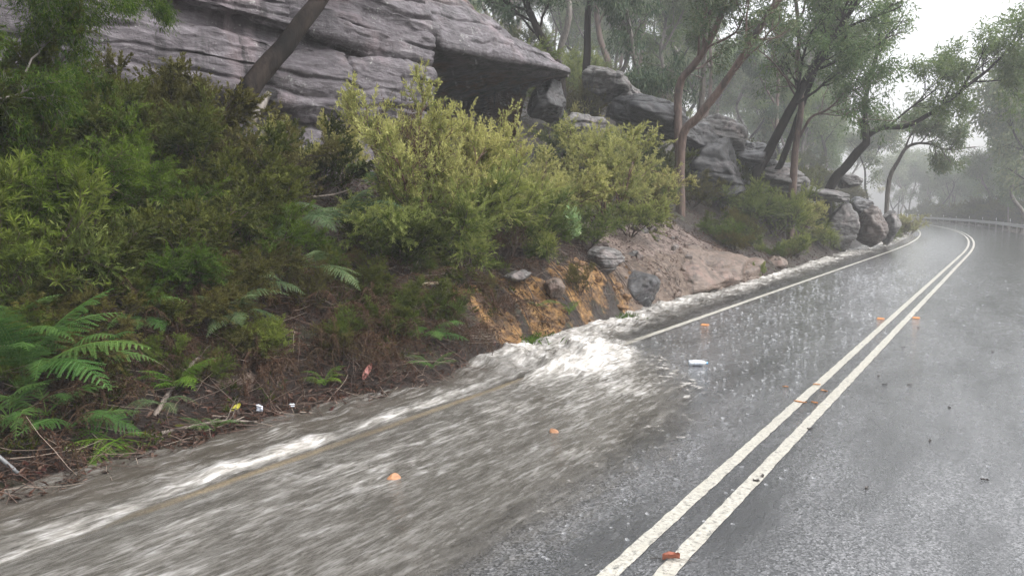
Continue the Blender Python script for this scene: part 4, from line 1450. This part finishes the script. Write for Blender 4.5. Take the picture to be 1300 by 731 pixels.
# the black leaning trunk before the cliff; its crown is above the frame
p = np.array([on_x(268, 190, -9.0), on_x(290, 152, -9.05), on_x(312, 118, -9.1), on_x(350, 68, -9.1), on_x(405, 0, -9.1), on_x(470, -95, -9.2), on_x(540, -220, -9.4)])
p[0][2] -= .5
tree('black wet trunk leaning right in front of the purple cliff', p[0], [p], [(.17, .10, .72)], 401, M_BLACK, M_GUMD, limbs=7, ll=1.6, t0=.7)
# pale broken stump beside it
mbs = MB()
p = smooth_path([on_x(300, 196, -8.95), on_x(318, 158, -8.95), on_x(333, 132, -8.95), on_x(341, 118, -8.95)], 12)
p[0][2] -= .3
tubes(mbs, p, .085, .045, 9, rough=.5, seed=4)
tag(link('stump', mbs.mesh('stump'), M_GREY), 'pale grey broken stump leaning beside the black leaning trunk', 'stump')

# red brown forked pair
Y = 22.5
a1 = rooted([(862, 195), (861, 150), (863, 108), (880, 84), (897, 58), (915, 20), (930, -30), (950, -100)], Y)
a2 = pxp([(897, 62), (893, 40), (903, 10), (912, -40)], Y)
tree('red brown trunk rising straight then forking, left one of the crossing pair', a1[0], [a1, a2], [(.15, .075, .45), (.06, .03, .4)], 402, M_RED, M_GUM, limbs=8, ll=2.6)
Y = 21.5
b1 = rooted([(866, 178), (885, 150), (915, 112), (942, 75), (972, 25), (1000, -10), (1040, -70)], Y)
tree('long red brown trunk leaning far right across its straight neighbour', b1[0], [b1], [(.14, .07, .5)], 403, M_RED, M_GUM, limbs=9, ll=2.6)
# three close trunks
Y = 28
c1 = rooted([(958, 228), (975, 192), (996, 152), (1016, 118), (1036, 80), (1060, 40), (1090, -10), (1120, -60)], Y)
c1b = pxp([(1036, 84), (1058, 62), (1075, 44)], Y)
tree('black trunk leaning right, first and darkest of three close trunks', c1[0], [c1, c1b], [(.20, .09, .42), (.09, .03, None)], 404, M_BLACK, M_GUMB, limbs=10, ll=4.2, up=.03)
c2 = rooted([(982, 232), (993, 205), (1006, 170), (1018, 138), (1032, 100), (1050, 60), (1066, 10)], 28.6)
tree('thinner dark trunk between the black leaning one and the upright brown one', c2[0], [c2], [(.15, .06, .5)], 405, M_BLACK, M_GUM, limbs=8, ll=3.2)
c3 = rooted([(1006, 240), (1010, 200), (1014, 165), (1016, 120), (1012, 80), (1015, 30), (1010, -30)], 28.3)
c3b = pxp([(1014, 176), (1030, 150), (1052, 138), (1078, 112)], 28.3)
tree('upright brown trunk, straightest of three close trunks above the pale slabs', c3[0], [c3, c3b], [(.15, .06, .5), (.06, .025, .4)], 406, M_RED, M_GUMB, limbs=8, ll=3.2)
# the tree with the long limb over the road
Y = 34
d1 = rooted([(1050, 252), (1062, 226), (1085, 203), (1101, 182), (1102, 160), (1094, 148)], Y)
d1u = pxp([(1102, 170), (1098, 150), (1100, 120), (1112, 80), (1120, 40), (1128, -5)], Y)
d2 = pxp([(1102, 172), (1120, 162), (1150, 160), (1176, 148), (1210, 126), (1238, 103), (1262, 82), (1282, 62), (1305, 40)], [34, 34, 34.2, 34.4, 34.6, 34.8, 35, 35.2, 35.4])
d3 = pxp([(1236, 104), (1262, 103), (1290, 100)], [34.8, 35, 35.2])
d4 = pxp([(1128, 161), (1150, 142), (1170, 128), (1190, 112)], 34)
tree('dark bent tree with a long limb reaching out over the road', d1[0], [d1, d1u, d2, d3, d4],
     [(.24, .13, None), (.12, .05, .3), (.125, .03, .35), (.035, .015, .5), (.05, .02, .3)], 407, M_BLACK, M_GUMB, limbs=8, ll=2.5, up=.05, droop=.5, L=.2, W=.055)
e1 = rooted([(1128, 235), (1140, 205), (1150, 188), (1163, 182), (1185, 184), (1206, 190), (1240, 186)], 42)
e2 = pxp([(1148, 192), (1156, 172), (1170, 160)], 42)
tree('crooked low tree behind, its bare limbs twisting level over the verge', e1[0], [e1, e2], [(.12, .03, .5), (.06, .02, .4)], 408, M_GREY, M_GUM, limbs=7, ll=2.2, L=.2, W=.055)
# dark trunks directly behind the cliff end
Y = 21
f1 = rooted([(712, 96), (700, 74), (686, 45), (672, 15), (660, -20), (650, -70)], Y)
tree('dark trunk leaning left, rising right behind the cliff end', f1[0], [f1], [(.16, .09, .5)], 409, M_BLACK, M_GUMD, limbs=8, ll=2.4)
f2 = rooted([(744, 100), (745, 62), (747, 20), (752, -30), (756, -90)], 25)
tree('straight dark trunk behind the tumbled rocks', f2[0], [f2], [(.16, .1, .5)], 410, M_BLACK, M_GUMD, limbs=8, ll=2.4)
f3 = rooted([(887, 190), (890, 140), (893, 90), (897, 40), (893, -20)], 27)
tree('thin upright grey trunk seen behind the red brown crossing pair', f3[0], [f3], [(.13, .08, .5)], 411, M_GREY, M_GUM, limbs=7, ll=2.2)
# drooping dark green gum in the middle distance
h1 = rooted([(818, 165), (816, 120), (806, 70), (800, 30), (790, -10)], 26)
tree('dark green gum with hanging leaves above the dark rock shelf', h1[0], [h1], [(.12, .06, .15)], 412, M_GREY, M_GUMD, limbs=12, ll=2.3, nleaf=22, droop=1.6, L=.22, W=.05, up=-.02)
# feathery wattle leaning in from beyond the left of the frame
wb = put(-6.9, 1.6, -.3)
w1 = np.array([wb, wb + [0, .1, 1.2], wb + [.1, .4, 2.6], wb + [-.1, .9, 3.8], wb + [-.3, 1.5, 4.9]])
w2 = np.array([wb + [.05, .25, 2.0], wb + [-.1, 1.0, 2.9], wb + [-.4, 1.9, 3.3], wb + [-.8, 2.8, 3.35]])
w3 = np.array([wb + [0, .1, 1.2], wb + [-.2, .9, 1.9], wb + [-.6, 1.7, 2.2], wb + [-.8, 2.4, 2.2]])
w4 = np.array([wb + [.1, .5, 2.9], wb + [-.3, 1.4, 3.9], wb + [-.6, 2.6, 4.25], wb + [-.9, 3.6, 4.2]])
tree('feathery bright green wattle drooping in from the left edge of the frame', wb, [w1, w2, w3, w4], [(.07, .03, .3), (.03, .01, .25), (.03, .01, .25), (.03, .01, .25)], 413, M_GREY, M_WATTLET,
     name='wattle_tree', limbs=9, ll=.95, brs=8, tws=9, nleaf=34, L=.06, W=.008, droop=.9, up=-.03)

# ---- generic forest trees, shared meshes
def generic(seed, h, lean, bend, bark, leafm, **k):
    rng = np.random.default_rng(seed)
    b = np.array([0, 0, -.4])
    az = rng.uniform(0, 6.28)
    d = np.array([math.cos(az), math.sin(az), 0])
    pts = [b] + [np.array([0, 0, h * s]) + d * lean * h * s ** 1.3 + rng.normal(size=3) * bend * h * .04 * [1, 1, 0] for s in (.15, .3, .5, .7, .85, 1)]
    fk = pts[3]
    d2 = np.array([-d[1], d[0], 0])
    p2 = [fk, fk + d2 * .08 * h + [0, 0, .12 * h], fk + d2 * .16 * h + [0, 0, .28 * h], fk + d2 * .2 * h + [0, 0, .42 * h]]
    return crown_mesh([np.array(pts), np.array(p2)], [(.016 * h, .006 * h, .35), (.008 * h, .003 * h, .3)], seed, **k), bark, leafm


GEN = [
    generic(501, 11, .12, 1.2, M_GREY, M_GUM, limbs=10, ll=2.6, brs=6, tws=7, nleaf=13, L=.27, W=.085, droop=.8),
    generic(502, 12, .22, 1.5, M_BLACK, M_GUM, limbs=9, ll=3.0, brs=6, tws=7, nleaf=13, L=.27, W=.085, droop=.6),
    generic(503, 9, .10, 1.0, M_GREY, M_GUMB, limbs=11, ll=2.4, brs=6, tws=7, nleaf=13, L=.27, W=.085, droop=1.0),
    generic(504, 13, .05, .8, M_RED, M_GUMD, limbs=11, ll=2.6, brs=6, tws=7, nleaf=15, L=.27, W=.07, droop=1.3),
]
GENF = [
    generic(601, 14, .08, 1.0, M_GREY, M_GUM, limbs=14, ll=4.2, brs=6, tws=6, nleaf=11, L=.45, W=.17, droop=.5, sides=6),
    generic(602, 12, .16, 1.4, M_BLACK, M_GUM, limbs=14, ll=4.0, brs=6, tws=6, nleaf=11, L=.45, W=.17, droop=.7, sides=6),
    generic(603, 10, .10, 1.0, M_GREY, M_GUMB, limbs=16, ll=3.6, brs=6, tws=6, nleaf=11, L=.45, W=.17, droop=.6, sides=6),
]


def gen_tree(tp, label, loc, rz, s, group):
    (tm, cm_), bark, lm = tp
    r = thing('gum_tree', label, 'tree', loc, rz, group, s)
    link('trunk', tm, bark, r)
    link('crown', cm_, lm, r)
    return r


rg = np.random.default_rng(21)
pts = []
tries = 0
while len(pts) < 95 and tries < 20000:
    tries += 1
    y = rg.uniform(19, 92)
    a = rg.uniform(7, 48) if y > 34 else rg.uniform(9.5, 48)
    u = float(foot(y)) - a
    x = u + float(shift(y))
    if a < 9 and y < 46 and rg.uniform() < .5:
        continue
    if min([(x - q[0]) ** 2 + (y - q[1]) ** 2 for q in pts] + [99]) < 3.0 ** 2:
        continue
    pts.append((x, y))
for i, (x, y) in enumerate(pts):
    gen_tree(GEN[i % 4], 'slender gum in the misty forest on the slope behind the rocks', put(x, y, -.1), rg.uniform(0, 6.28), rg.uniform(.75, 1.25), 'gums in the misty forest on the slope')
# inside of the bend
for i in range(26):
    y = rg.uniform(64, 125)
    a = rg.uniform(2.5, 22)
    x = float(foot(y)) - a + float(shift(y))
    gen_tree(GENF[i % 3], 'pale gum crowding the inside of the bend in the rain haze', put(x, y, -.1), rg.uniform(0, 6.28), rg.uniform(.6, .85), 'gums on the inside of the bend')
# outside of the bend, facing the camera
k = 0
for i in range(80):
    y = rg.uniform(92, 175)
    u = rg.uniform(5.0, 34)
    x = u + float(shift(y))
    if u < 16 and rg.uniform() < .2:
        continue
    s = rg.uniform(.6, .95)
    px = 650 + _F * math.tan(math.atan2(x, y) + YAW)
    if 1185 < px < 1262:
        s = min(s, .72)
    gen_tree(GENF[i % 3], 'grey gum fading into the rain beyond the guard rail', put(x, y, -.2), rg.uniform(0, 6.28), s, 'gums beyond the guard rail')
for i, (px, y, s) in enumerate([(1296, 72, .8), (1318, 64, .95), (1305, 84, 1.05), (1345, 78, 1.1), (1268, 98, .85), (1330, 100, 1.15), (1285, 112, 1.05), (1312, 92, .7), (1280, 86, .6), (1250, 104, .6), (1300, 104, .8)]):
    q = on_y(px, 280, y)
    gen_tree(GENF[i % 3], 'taller grey gum at the right frame edge rising over the guard rail', put(q[0], y, -.2), rg.uniform(0, 6.28), s, 'taller gums at the right edge')
# low scrub under the far trees
for i in range(60):
    y = rg.uniform(84, 150)
    u = rg.uniform(4.2, 15)
    shrub('dense', M_DARK, 'grey green scrub under the hazy trees beyond the guard rail', put(u + float(shift(y)), y, -.15), rg.uniform(1.8, 3.6), 1.3, group='scrub beyond the guard rail')

# ------------------------------------------------------------------ guard rail on the outside of the bend
M_STEEL = plain('galvanised_steel', (.13, .135, .14), .4, .5, .12, 20)
M_POST = plain('weathered_post', (.26, .25, .23), .7, .3, .2, 18)
M_REFL = plain('white_reflector', (.85, .85, .83), .3, .5, .03)
rail = thing('guard_rail', 'long low guard rail with pale reflectors round the outside of the bend', 'guard rail', (2.55 + float(shift(60)), 60, 0))
b0 = np.array(rail.location)
ys = np.arange(52, 140, 1.0)
prof = np.array([(0, .42), (-.045, .47), (0, .53), (0, .57), (-.045, .63), (0, .69), (.012, .69), (.012, .42)])
lines_ = np.stack([np.stack([2.5 + shift(ys) + o, ys, np.full_like(ys, z)], -1) for o, z in prof], 1) - b0
mb = MB()
mb.add(lines_, grid_faces(len(ys), len(prof)))
link('rail', mb.mesh('rail', False), M_STEEL, rail)


def box(mb, c, s):
    c, s = np.array(c, float), np.array(s, float) / 2
    v = np.array([[x, y, z] for x in (-1, 1) for y in (-1, 1) for z in (-1, 1)]) * s + c
    mb.add(v, [(0, 1, 3, 2), (4, 6, 7, 5), (0, 4, 5, 1), (2, 3, 7, 6), (0, 2, 6, 4), (1, 5, 7, 3)])


mb = MB(); box(mb, (0, 0, .36), (.12, .10, .78)); box(mb, (0, 0, .76), (.09, .08, .05)); post_me = mb.mesh('post', False)
mb = MB(); box(mb, (0, 0, 0), (.03, .16, .22)); box(mb, (.02, 0, 0), (.02, .2, .26)); refl_me = mb.mesh('reflector', False)
for i, y in enumerate(np.arange(53, 139, 4.0)):
    pl = np.array([2.59 + float(shift(y)), y, -.05]) - b0
    link('post', post_me, M_POST, rail, pl)
    if i % 2 == 0:
        link('reflector', refl_me, M_REFL, rail, pl + np.array([-.02, 0, .98]))

# ------------------------------------------------------------------ small things on the road, in the water and on the bank
M_ORANGE = plain('orange_plastic', (.40, .17, .06), .35, .5, .15, 60)
M_ORLENS = plain('amber_lens', (.6, .27, .1), .25, .6, .1, 60)
M_OCHRE = plain('ochre_stone', (.30, .15, .075), .5, .4, .25, 22, .5)
M_BARK = plain('curled_bark', (.26, .085, .05), .45, .4, .35, 30, .5)
M_BARKP = plain('pink_bark', (.42, .20, .18), .45, .4, .25, 25, .4)
M_BARKO = plain('orange_bark', (.55, .27, .12), .45, .4, .25, 40, .4)
M_DLEAF = plain('wet_dark_leaf', (.03, .022, .018), .35, .5, .3, 40)
M_YLEAF = plain('yellow_leaf', (.45, .42, .06), .4, .4, .15, 60)
M_CREAM = plain('cream_bark', (.62, .52, .38), .5, .4, .15, 40)
M_FILM = plain('white_film', (.62, .66, .74), .25, .6, .08, 30)
t = NT('clear_plastic')
gl = t.bsdf((.82, .88, .93), .12, .6, None, Transmission_Weight=.35)
M_BOTTLE = t.done(gl)
M_CAP = plain('blue_cap', (.12, .35, .62), .35, .5, .05)


def marker(label, p, rz):
    """raised pavement marker: sloped housing with a lens on two faces"""
    r = thing('road_marker', label, 'road marker', p, rz)
    mb = MB()
    v = [(-.06, -.055, 0), (.06, -.055, 0), (.06, .055, 0), (-.06, .055, 0), (-.05, -.025, .022), (.05, -.025, .022), (.05, .025, .022), (-.05, .025, .022)]
    mb.add(v, [(4, 5, 6, 7), (0, 1, 5, 4), (1, 2, 6, 5), (2, 3, 7, 6), (3, 0, 4, 7)])
    link('housing', mb.mesh('housing', False), M_ORANGE, r)
    for s in (-1, 1):
        mb = MB()
        mb.add([(-.045, s * .053, .005), (.045, s * .053, .005), (.042, s * .029, .0225), (-.042, s * .029, .0225)], [(0, 1, 2, 3)])
        link('lens', mb.mesh('lens', False), M_ORLENS, r)
    return r


p = on_z(1118, 405); marker('orange raised marker on the wet lane left of the double line', (p[0], p[1], .002), 0)
p = on_z(1163, 404); marker('orange raised marker on the dry side right of the double line', (p[0], p[1], .002), 0)
p = on_z(895, 413); marker('pinkish orange raised marker beside the edge line in the foam', (p[0], p[1], .004), 0)

STN = rock_mesh('ochre_stone', 71, (.055, .06, .05), 10, .08)
for px, py, s, lb in ((500, 609, .85, 'round orange stone in the fast brown water, nearest the camera'), (703, 549, .75, 'orange stone just breaking the streaked water mid lane')):
    q = on_z(px, py, .028)
    tag(link('orange_stone', STN, M_OCHRE, None, q, (.2, .3, px), s), lb, 'stone')
q = gp(747, 420, .05)
tag(link('orange_stone', rock_mesh('flat_ochre_stone', 72, (.12, .10, .035), 10, .08), M_OCHRE, None, q, (.1, .2, .4)), 'flat orange stone lying on the bank just above the foam', 'stone')


def lathe(mb, prof, n=20, dent=0, seed=0):
    th = np.arange(n) / n * 2 * PI
    V = []
    for x, r_ in prof:
        rr = r_ * (1 + dent * vn(np.cos(th) * 2, np.sin(th) * 2, x * 40, seed))
        V.append(np.stack([np.full(n, x), rr * np.cos(th), rr * np.sin(th)], 1))
    V = np.stack(V)
    idx = np.arange(V.shape[0] * n).reshape(-1, n)
    a, b = idx[:-1], idx[1:]
    mb.add(V, np.stack([a, np.roll(a, -1, 1), np.roll(b, -1, 1), b], -1).reshape(-1, 4))


q = on_z(886, 464)
bt = thing('plastic_bottle', 'crumpled clear plastic bottle washed up on the wet lane', 'bottle', (q[0], q[1], .034), .55, None, 1.0)
mb = MB()
lathe(mb, [(-.115, .001), (-.115, .028), (-.105, .034), (-.07, .034), (-.06, .031), (-.05, .034), (-.01, .034), (0, .030), (.01, .034), (.05, .034), (.075, .026), (.092, .014), (.105, .013), (.106, .001)], 20, .16, 3)
link('body', mb.mesh('body'), M_BOTTLE, bt)
mb = MB()
lathe(mb, [(.100, .0155), (.118, .0155), (.119, .001)], 18)
link('cap', mb.mesh('cap'), M_CAP, bt)
mb = MB()
lathe(mb, [(-.045, .0352), (.0, .0325), (.045, .0352)], 20, .16, 3)
link('paper_label', mb.mesh('paper_label'), M_FILM, bt)


def strip(name, label, cat, p, L, W, mat, rz, curl=.4, seed=0, lift=.0, group=None, tilt=(0, 0)):
    """a curled strip of bark or a leaf: a thick tapering sheet bent along and across"""
    n, m = 14, 7
    s = np.linspace(-.5, .5, n)[:, None]
    v = np.linspace(-1, 1, m)[None]
    wd = W * (1 - (2 * np.abs(s)) ** 2.6 * .85) * .5
    x = L * s + 0 * v
    y = wd * v + .08 * L * np.sin(s * 3 + seed)
    z = curl * W * .5 * v ** 2 + .05 * L * np.cos(s * 4 + seed) * .5 + .004 * vn(s * 9, v * 3, seed, seed) + lift
    P = np.stack([x, y, z], -1)
    mb = MB()
    f = grid_faces(n, m)
    mb.add(P, f)
    mb.add(P + [0, 0, .0025], f[:, ::-1])
    o = link(name, mb.mesh(name), mat, None, p, (tilt[0], tilt[1], rz))
    return tag(o, label, cat, group)


q = on_z(852, 712); strip('bark_curl', 'curled red brown bark piece lying across the right centre line, nearest the camera', 'bark', (q[0], q[1], .012), .10, .035, M_BARK, .7, 1.6, 1)
mb = MB()
q = on_z(850, 711)
tubes(mb, np.array([[q[0] - .09, q[1] - .05, .010], [q[0] + .02, q[1] + .02, .012], [q[0] + .13, q[1] + .06, .006]]), .0025, .001, 5)
tag(link('twig', mb.mesh('twig'), M_DEADW), 'thin dark twig stuck under the red brown bark piece', 'twig')
for i, (px, py, L, rz) in enumerate([(997, 492, .06, .2), (1037, 489, .08, .5), (1046, 497, .07, .1), (1016, 511, .12, .25), (1034, 512, .07, -.1)]):
    q = on_z(px, py)
    strip('bark_strip', ['short orange bark scrap furthest from the double line', 'orange bark scrap rearing at the left centre line', 'orange bark piece between the two centre lines',
          'longest orange bark sliver across the left centre line', 'small orange bark sliver tucked beside the longest sliver'][i], 'bark', (q[0], q[1], .006), L, .022, M_BARKO, rz, .8, i)
for i, (px, py) in enumerate([(1123, 489), (1145, 420), (1166, 416), (1147, 441), (1115, 478), (1155, 489), (968, 605), (960, 611), (1260, 447), (1205, 518), (1028, 545), (1180, 560), (1250, 610), (1100, 620)]):
    q = on_z(px, py)
    strip('fallen_leaf', 'dark wet leaf stuck on the bare right lane', 'leaf', (q[0], q[1], .006), .05, .02, M_DLEAF, i * 1.3, .5, i, group='dark wet leaves on the right lane')
q = gp(466, 479, .05); strip('bark_strip', 'pink bark strip standing out of the dark litter by the water', 'bark', q, .2, .06, M_BARKP, 1.9, 1.0, 3, 0, None, (.5, -.9))
q = gp(548, 372, .10); strip('bark_strip', 'cream dry bark scrap caught in the dead thatch', 'bark', q, .24, .06, M_CREAM, .9, 1.0, 5)
q = gp(300, 522, .03); strip('fallen_leaf', 'single yellow leaf on the litter above the curved grey stick', 'leaf', q, .10, .05, M_YLEAF, 1.2, .6, 4, 0, None, (.6, -.6))


def crumple(label, p, s, seed):
    o = link('plastic_scrap', rock_mesh('plastic_scrap', seed, (s, s * .8, s * .6), 16, .35), M_FILM, None, p)
    return tag(o, label, 'litter')


crumple('crumpled pale plastic scrap on the leaf litter above the little waterfall', gp(330, 521, .02), .05, 81)
crumple('smaller white plastic scrap among red leaves near the foam', gp(371, 518, .015), .03, 82)


def stick(label, pix, r0, r1, mat, lifts=None, name='stick', cat='stick'):
    P = np.array([gp(px, py, (lifts[i] if lifts else .04)) for i, (px, py) in enumerate(pix)])
    mb = MB()
    Q = smooth_path(P, 22)
    tubes(mb, Q, r0, r1, 7, rough=.25, seed=len(label))
    if len(pix) > 3:
        rng = np.random.default_rng(len(label))
        sp, sd_, _ = spawn(Q[None], 4, .45, .95, .6, rng)
        tubes(mb, grow(sp, sd_, .22, 4, .2, .02, rng), r1 * .8, .001, 4)
    return tag(link(name, mb.mesh(name), mat), label, cat)


stick('curved grey stick lying along the verge above the foam', [(205, 556), (240, 548), (280, 541), (330, 541)], .016, .009, M_DEADW)
stick('splintered grey branch propped against the bank above the curved grey stick', [(196, 532), (222, 505), (248, 476), (262, 462)], .022, .012, M_DEADW, [.02, .10, .12, .06])
stick('long arching dead branch hanging across the thatch', [(372, 372), (405, 392), (440, 408), (480, 421), (520, 417), (548, 405)], .013, .005, M_DEADW, [.1, .12, .1, .08, .1, .14], 'branch', 'branch')
stick('thin pale branch lying level above the cascading fern', [(398, 274), (430, 274), (465, 262), (500, 251)], .014, .006, M_DEADW, [.25, .3, .35, .4], 'branch', 'branch')
stick('straight dead stick leaning over brown litter at the left', [(165, 427), (190, 417)], .010, .005, M_DEADW, [.05, .12])
stick('dark branch sloping down through the dead thatch under the broom bush', [(565, 300), (552, 320), (535, 345), (520, 360)], .012, .005, M_DEADW, [.3, .28, .2, .1], 'branch', 'branch')
stick('fine dead branch sticking out of the litter left of the pink strip', [(418, 415), (425, 440), (440, 458), (458, 472)], .010, .004, M_DEADW, [.08, .08, .06, .04], 'branch', 'branch')
q0, q1 = on_z(-8, 574, .25), on_z(30, 606, .05)
mb = MB()
tubes(mb, smooth_path([q0 + (q0 - q1) * .6, q0, q1], 8), .016, .013, 8, rough=.1)
tag(link('pole', mb.mesh('pole'), M_STEEL), 'bare grey pole end poking in at the lower left corner', 'pole')

# ------------------------------------------------------------------ rain: drips from the ledge, splashes on the road
t = NT('falling_water')
m_ = t.n('MixShader')
tb = t.n('BsdfTransparent')
m_.inputs[0].default_value = .16
t.l(tb.outputs[0], m_.inputs[1])
t.l(t.bsdf((.8, .82, .84), .2, .5), m_.inputs[2])
M_DRIP = t.done(m_.outputs[0])
rng = np.random.default_rng(3)
mb = MB()
n = 150
yy = rng.uniform(11.9, 17.0, n)
zt = 5.13 + (yy - 11.87) * .062 - .02
ln = rng.uniform(.05, .22, n)
zz = zt - rng.uniform(0, 2.3, n) ** 1.2
xx = -9.66 + rng.normal(size=n) * .06
tubes(mb, np.stack([np.stack([xx, yy, zz], 1), np.stack([xx + .01, yy + ln * .12, zz - ln * .5], 1), np.stack([xx + .02, yy + ln * .25, zz - ln], 1)], 1), .003, .0012, 4)
tag(link('drips', mb.mesh('drips'), M_DRIP), kind='stuff')
# splash crowns thrown up by heavy drops
n = 3600
yy = 3.2 + 26 * rng.beta(1.1, 2.2, n)
uu = rng.uniform(-4.3, 1.2, n)
kp = (uu < -1.75) | (rng.uniform(0, 1, n) < .12)
rbw = np.interp(yy, [2.5, 4.5, 6.2, 7.2, 8.2, 9.2, 10.5, 13, 20], [-1.8, -1.84, -2.0, -2.5, -3.1, -3.75, -4.1, -4.25, -4.3])
kp &= uu > rbw - .5
yy, uu = yy[kp], uu[kp]
mb = MB()
th = np.arange(9) / 9 * 2 * PI
for y_, u_ in zip(yy, uu):
    r_ = rng.uniform(.004, .010) * (.7 + .08 * y_)
    h_ = r_ * rng.uniform(.5, 1.3)
    jag = 1 + .5 * rng.uniform(-1, 1, 9)
    a_ = np.stack([u_ + r_ * np.cos(th), y_ + r_ * np.sin(th), np.full(9, .003)], 1)
    b_ = np.stack([u_ + 1.45 * r_ * np.cos(th), y_ + 1.45 * r_ * np.sin(th), .004 + h_ * jag], 1)
    i_ = np.arange(9)
    mb.add(np.concatenate([a_, b_]), np.stack([i_, (i_ + 1) % 9, (i_ + 1) % 9 + 9, i_ + 9], 1))
t = NT('splash_water')
m_ = t.n('MixShader')
tb = t.n('BsdfTransparent')
m_.inputs[0].default_value = .26
t.l(tb.outputs[0], m_.inputs[1])
t.l(t.bsdf((.8, .82, .84), .15, .5), m_.inputs[2])
M_SPLASH = t.done(m_.outputs[0])
tag(link('rain_splashes', mb.mesh('rain_splashes'), M_SPLASH), kind='stuff')
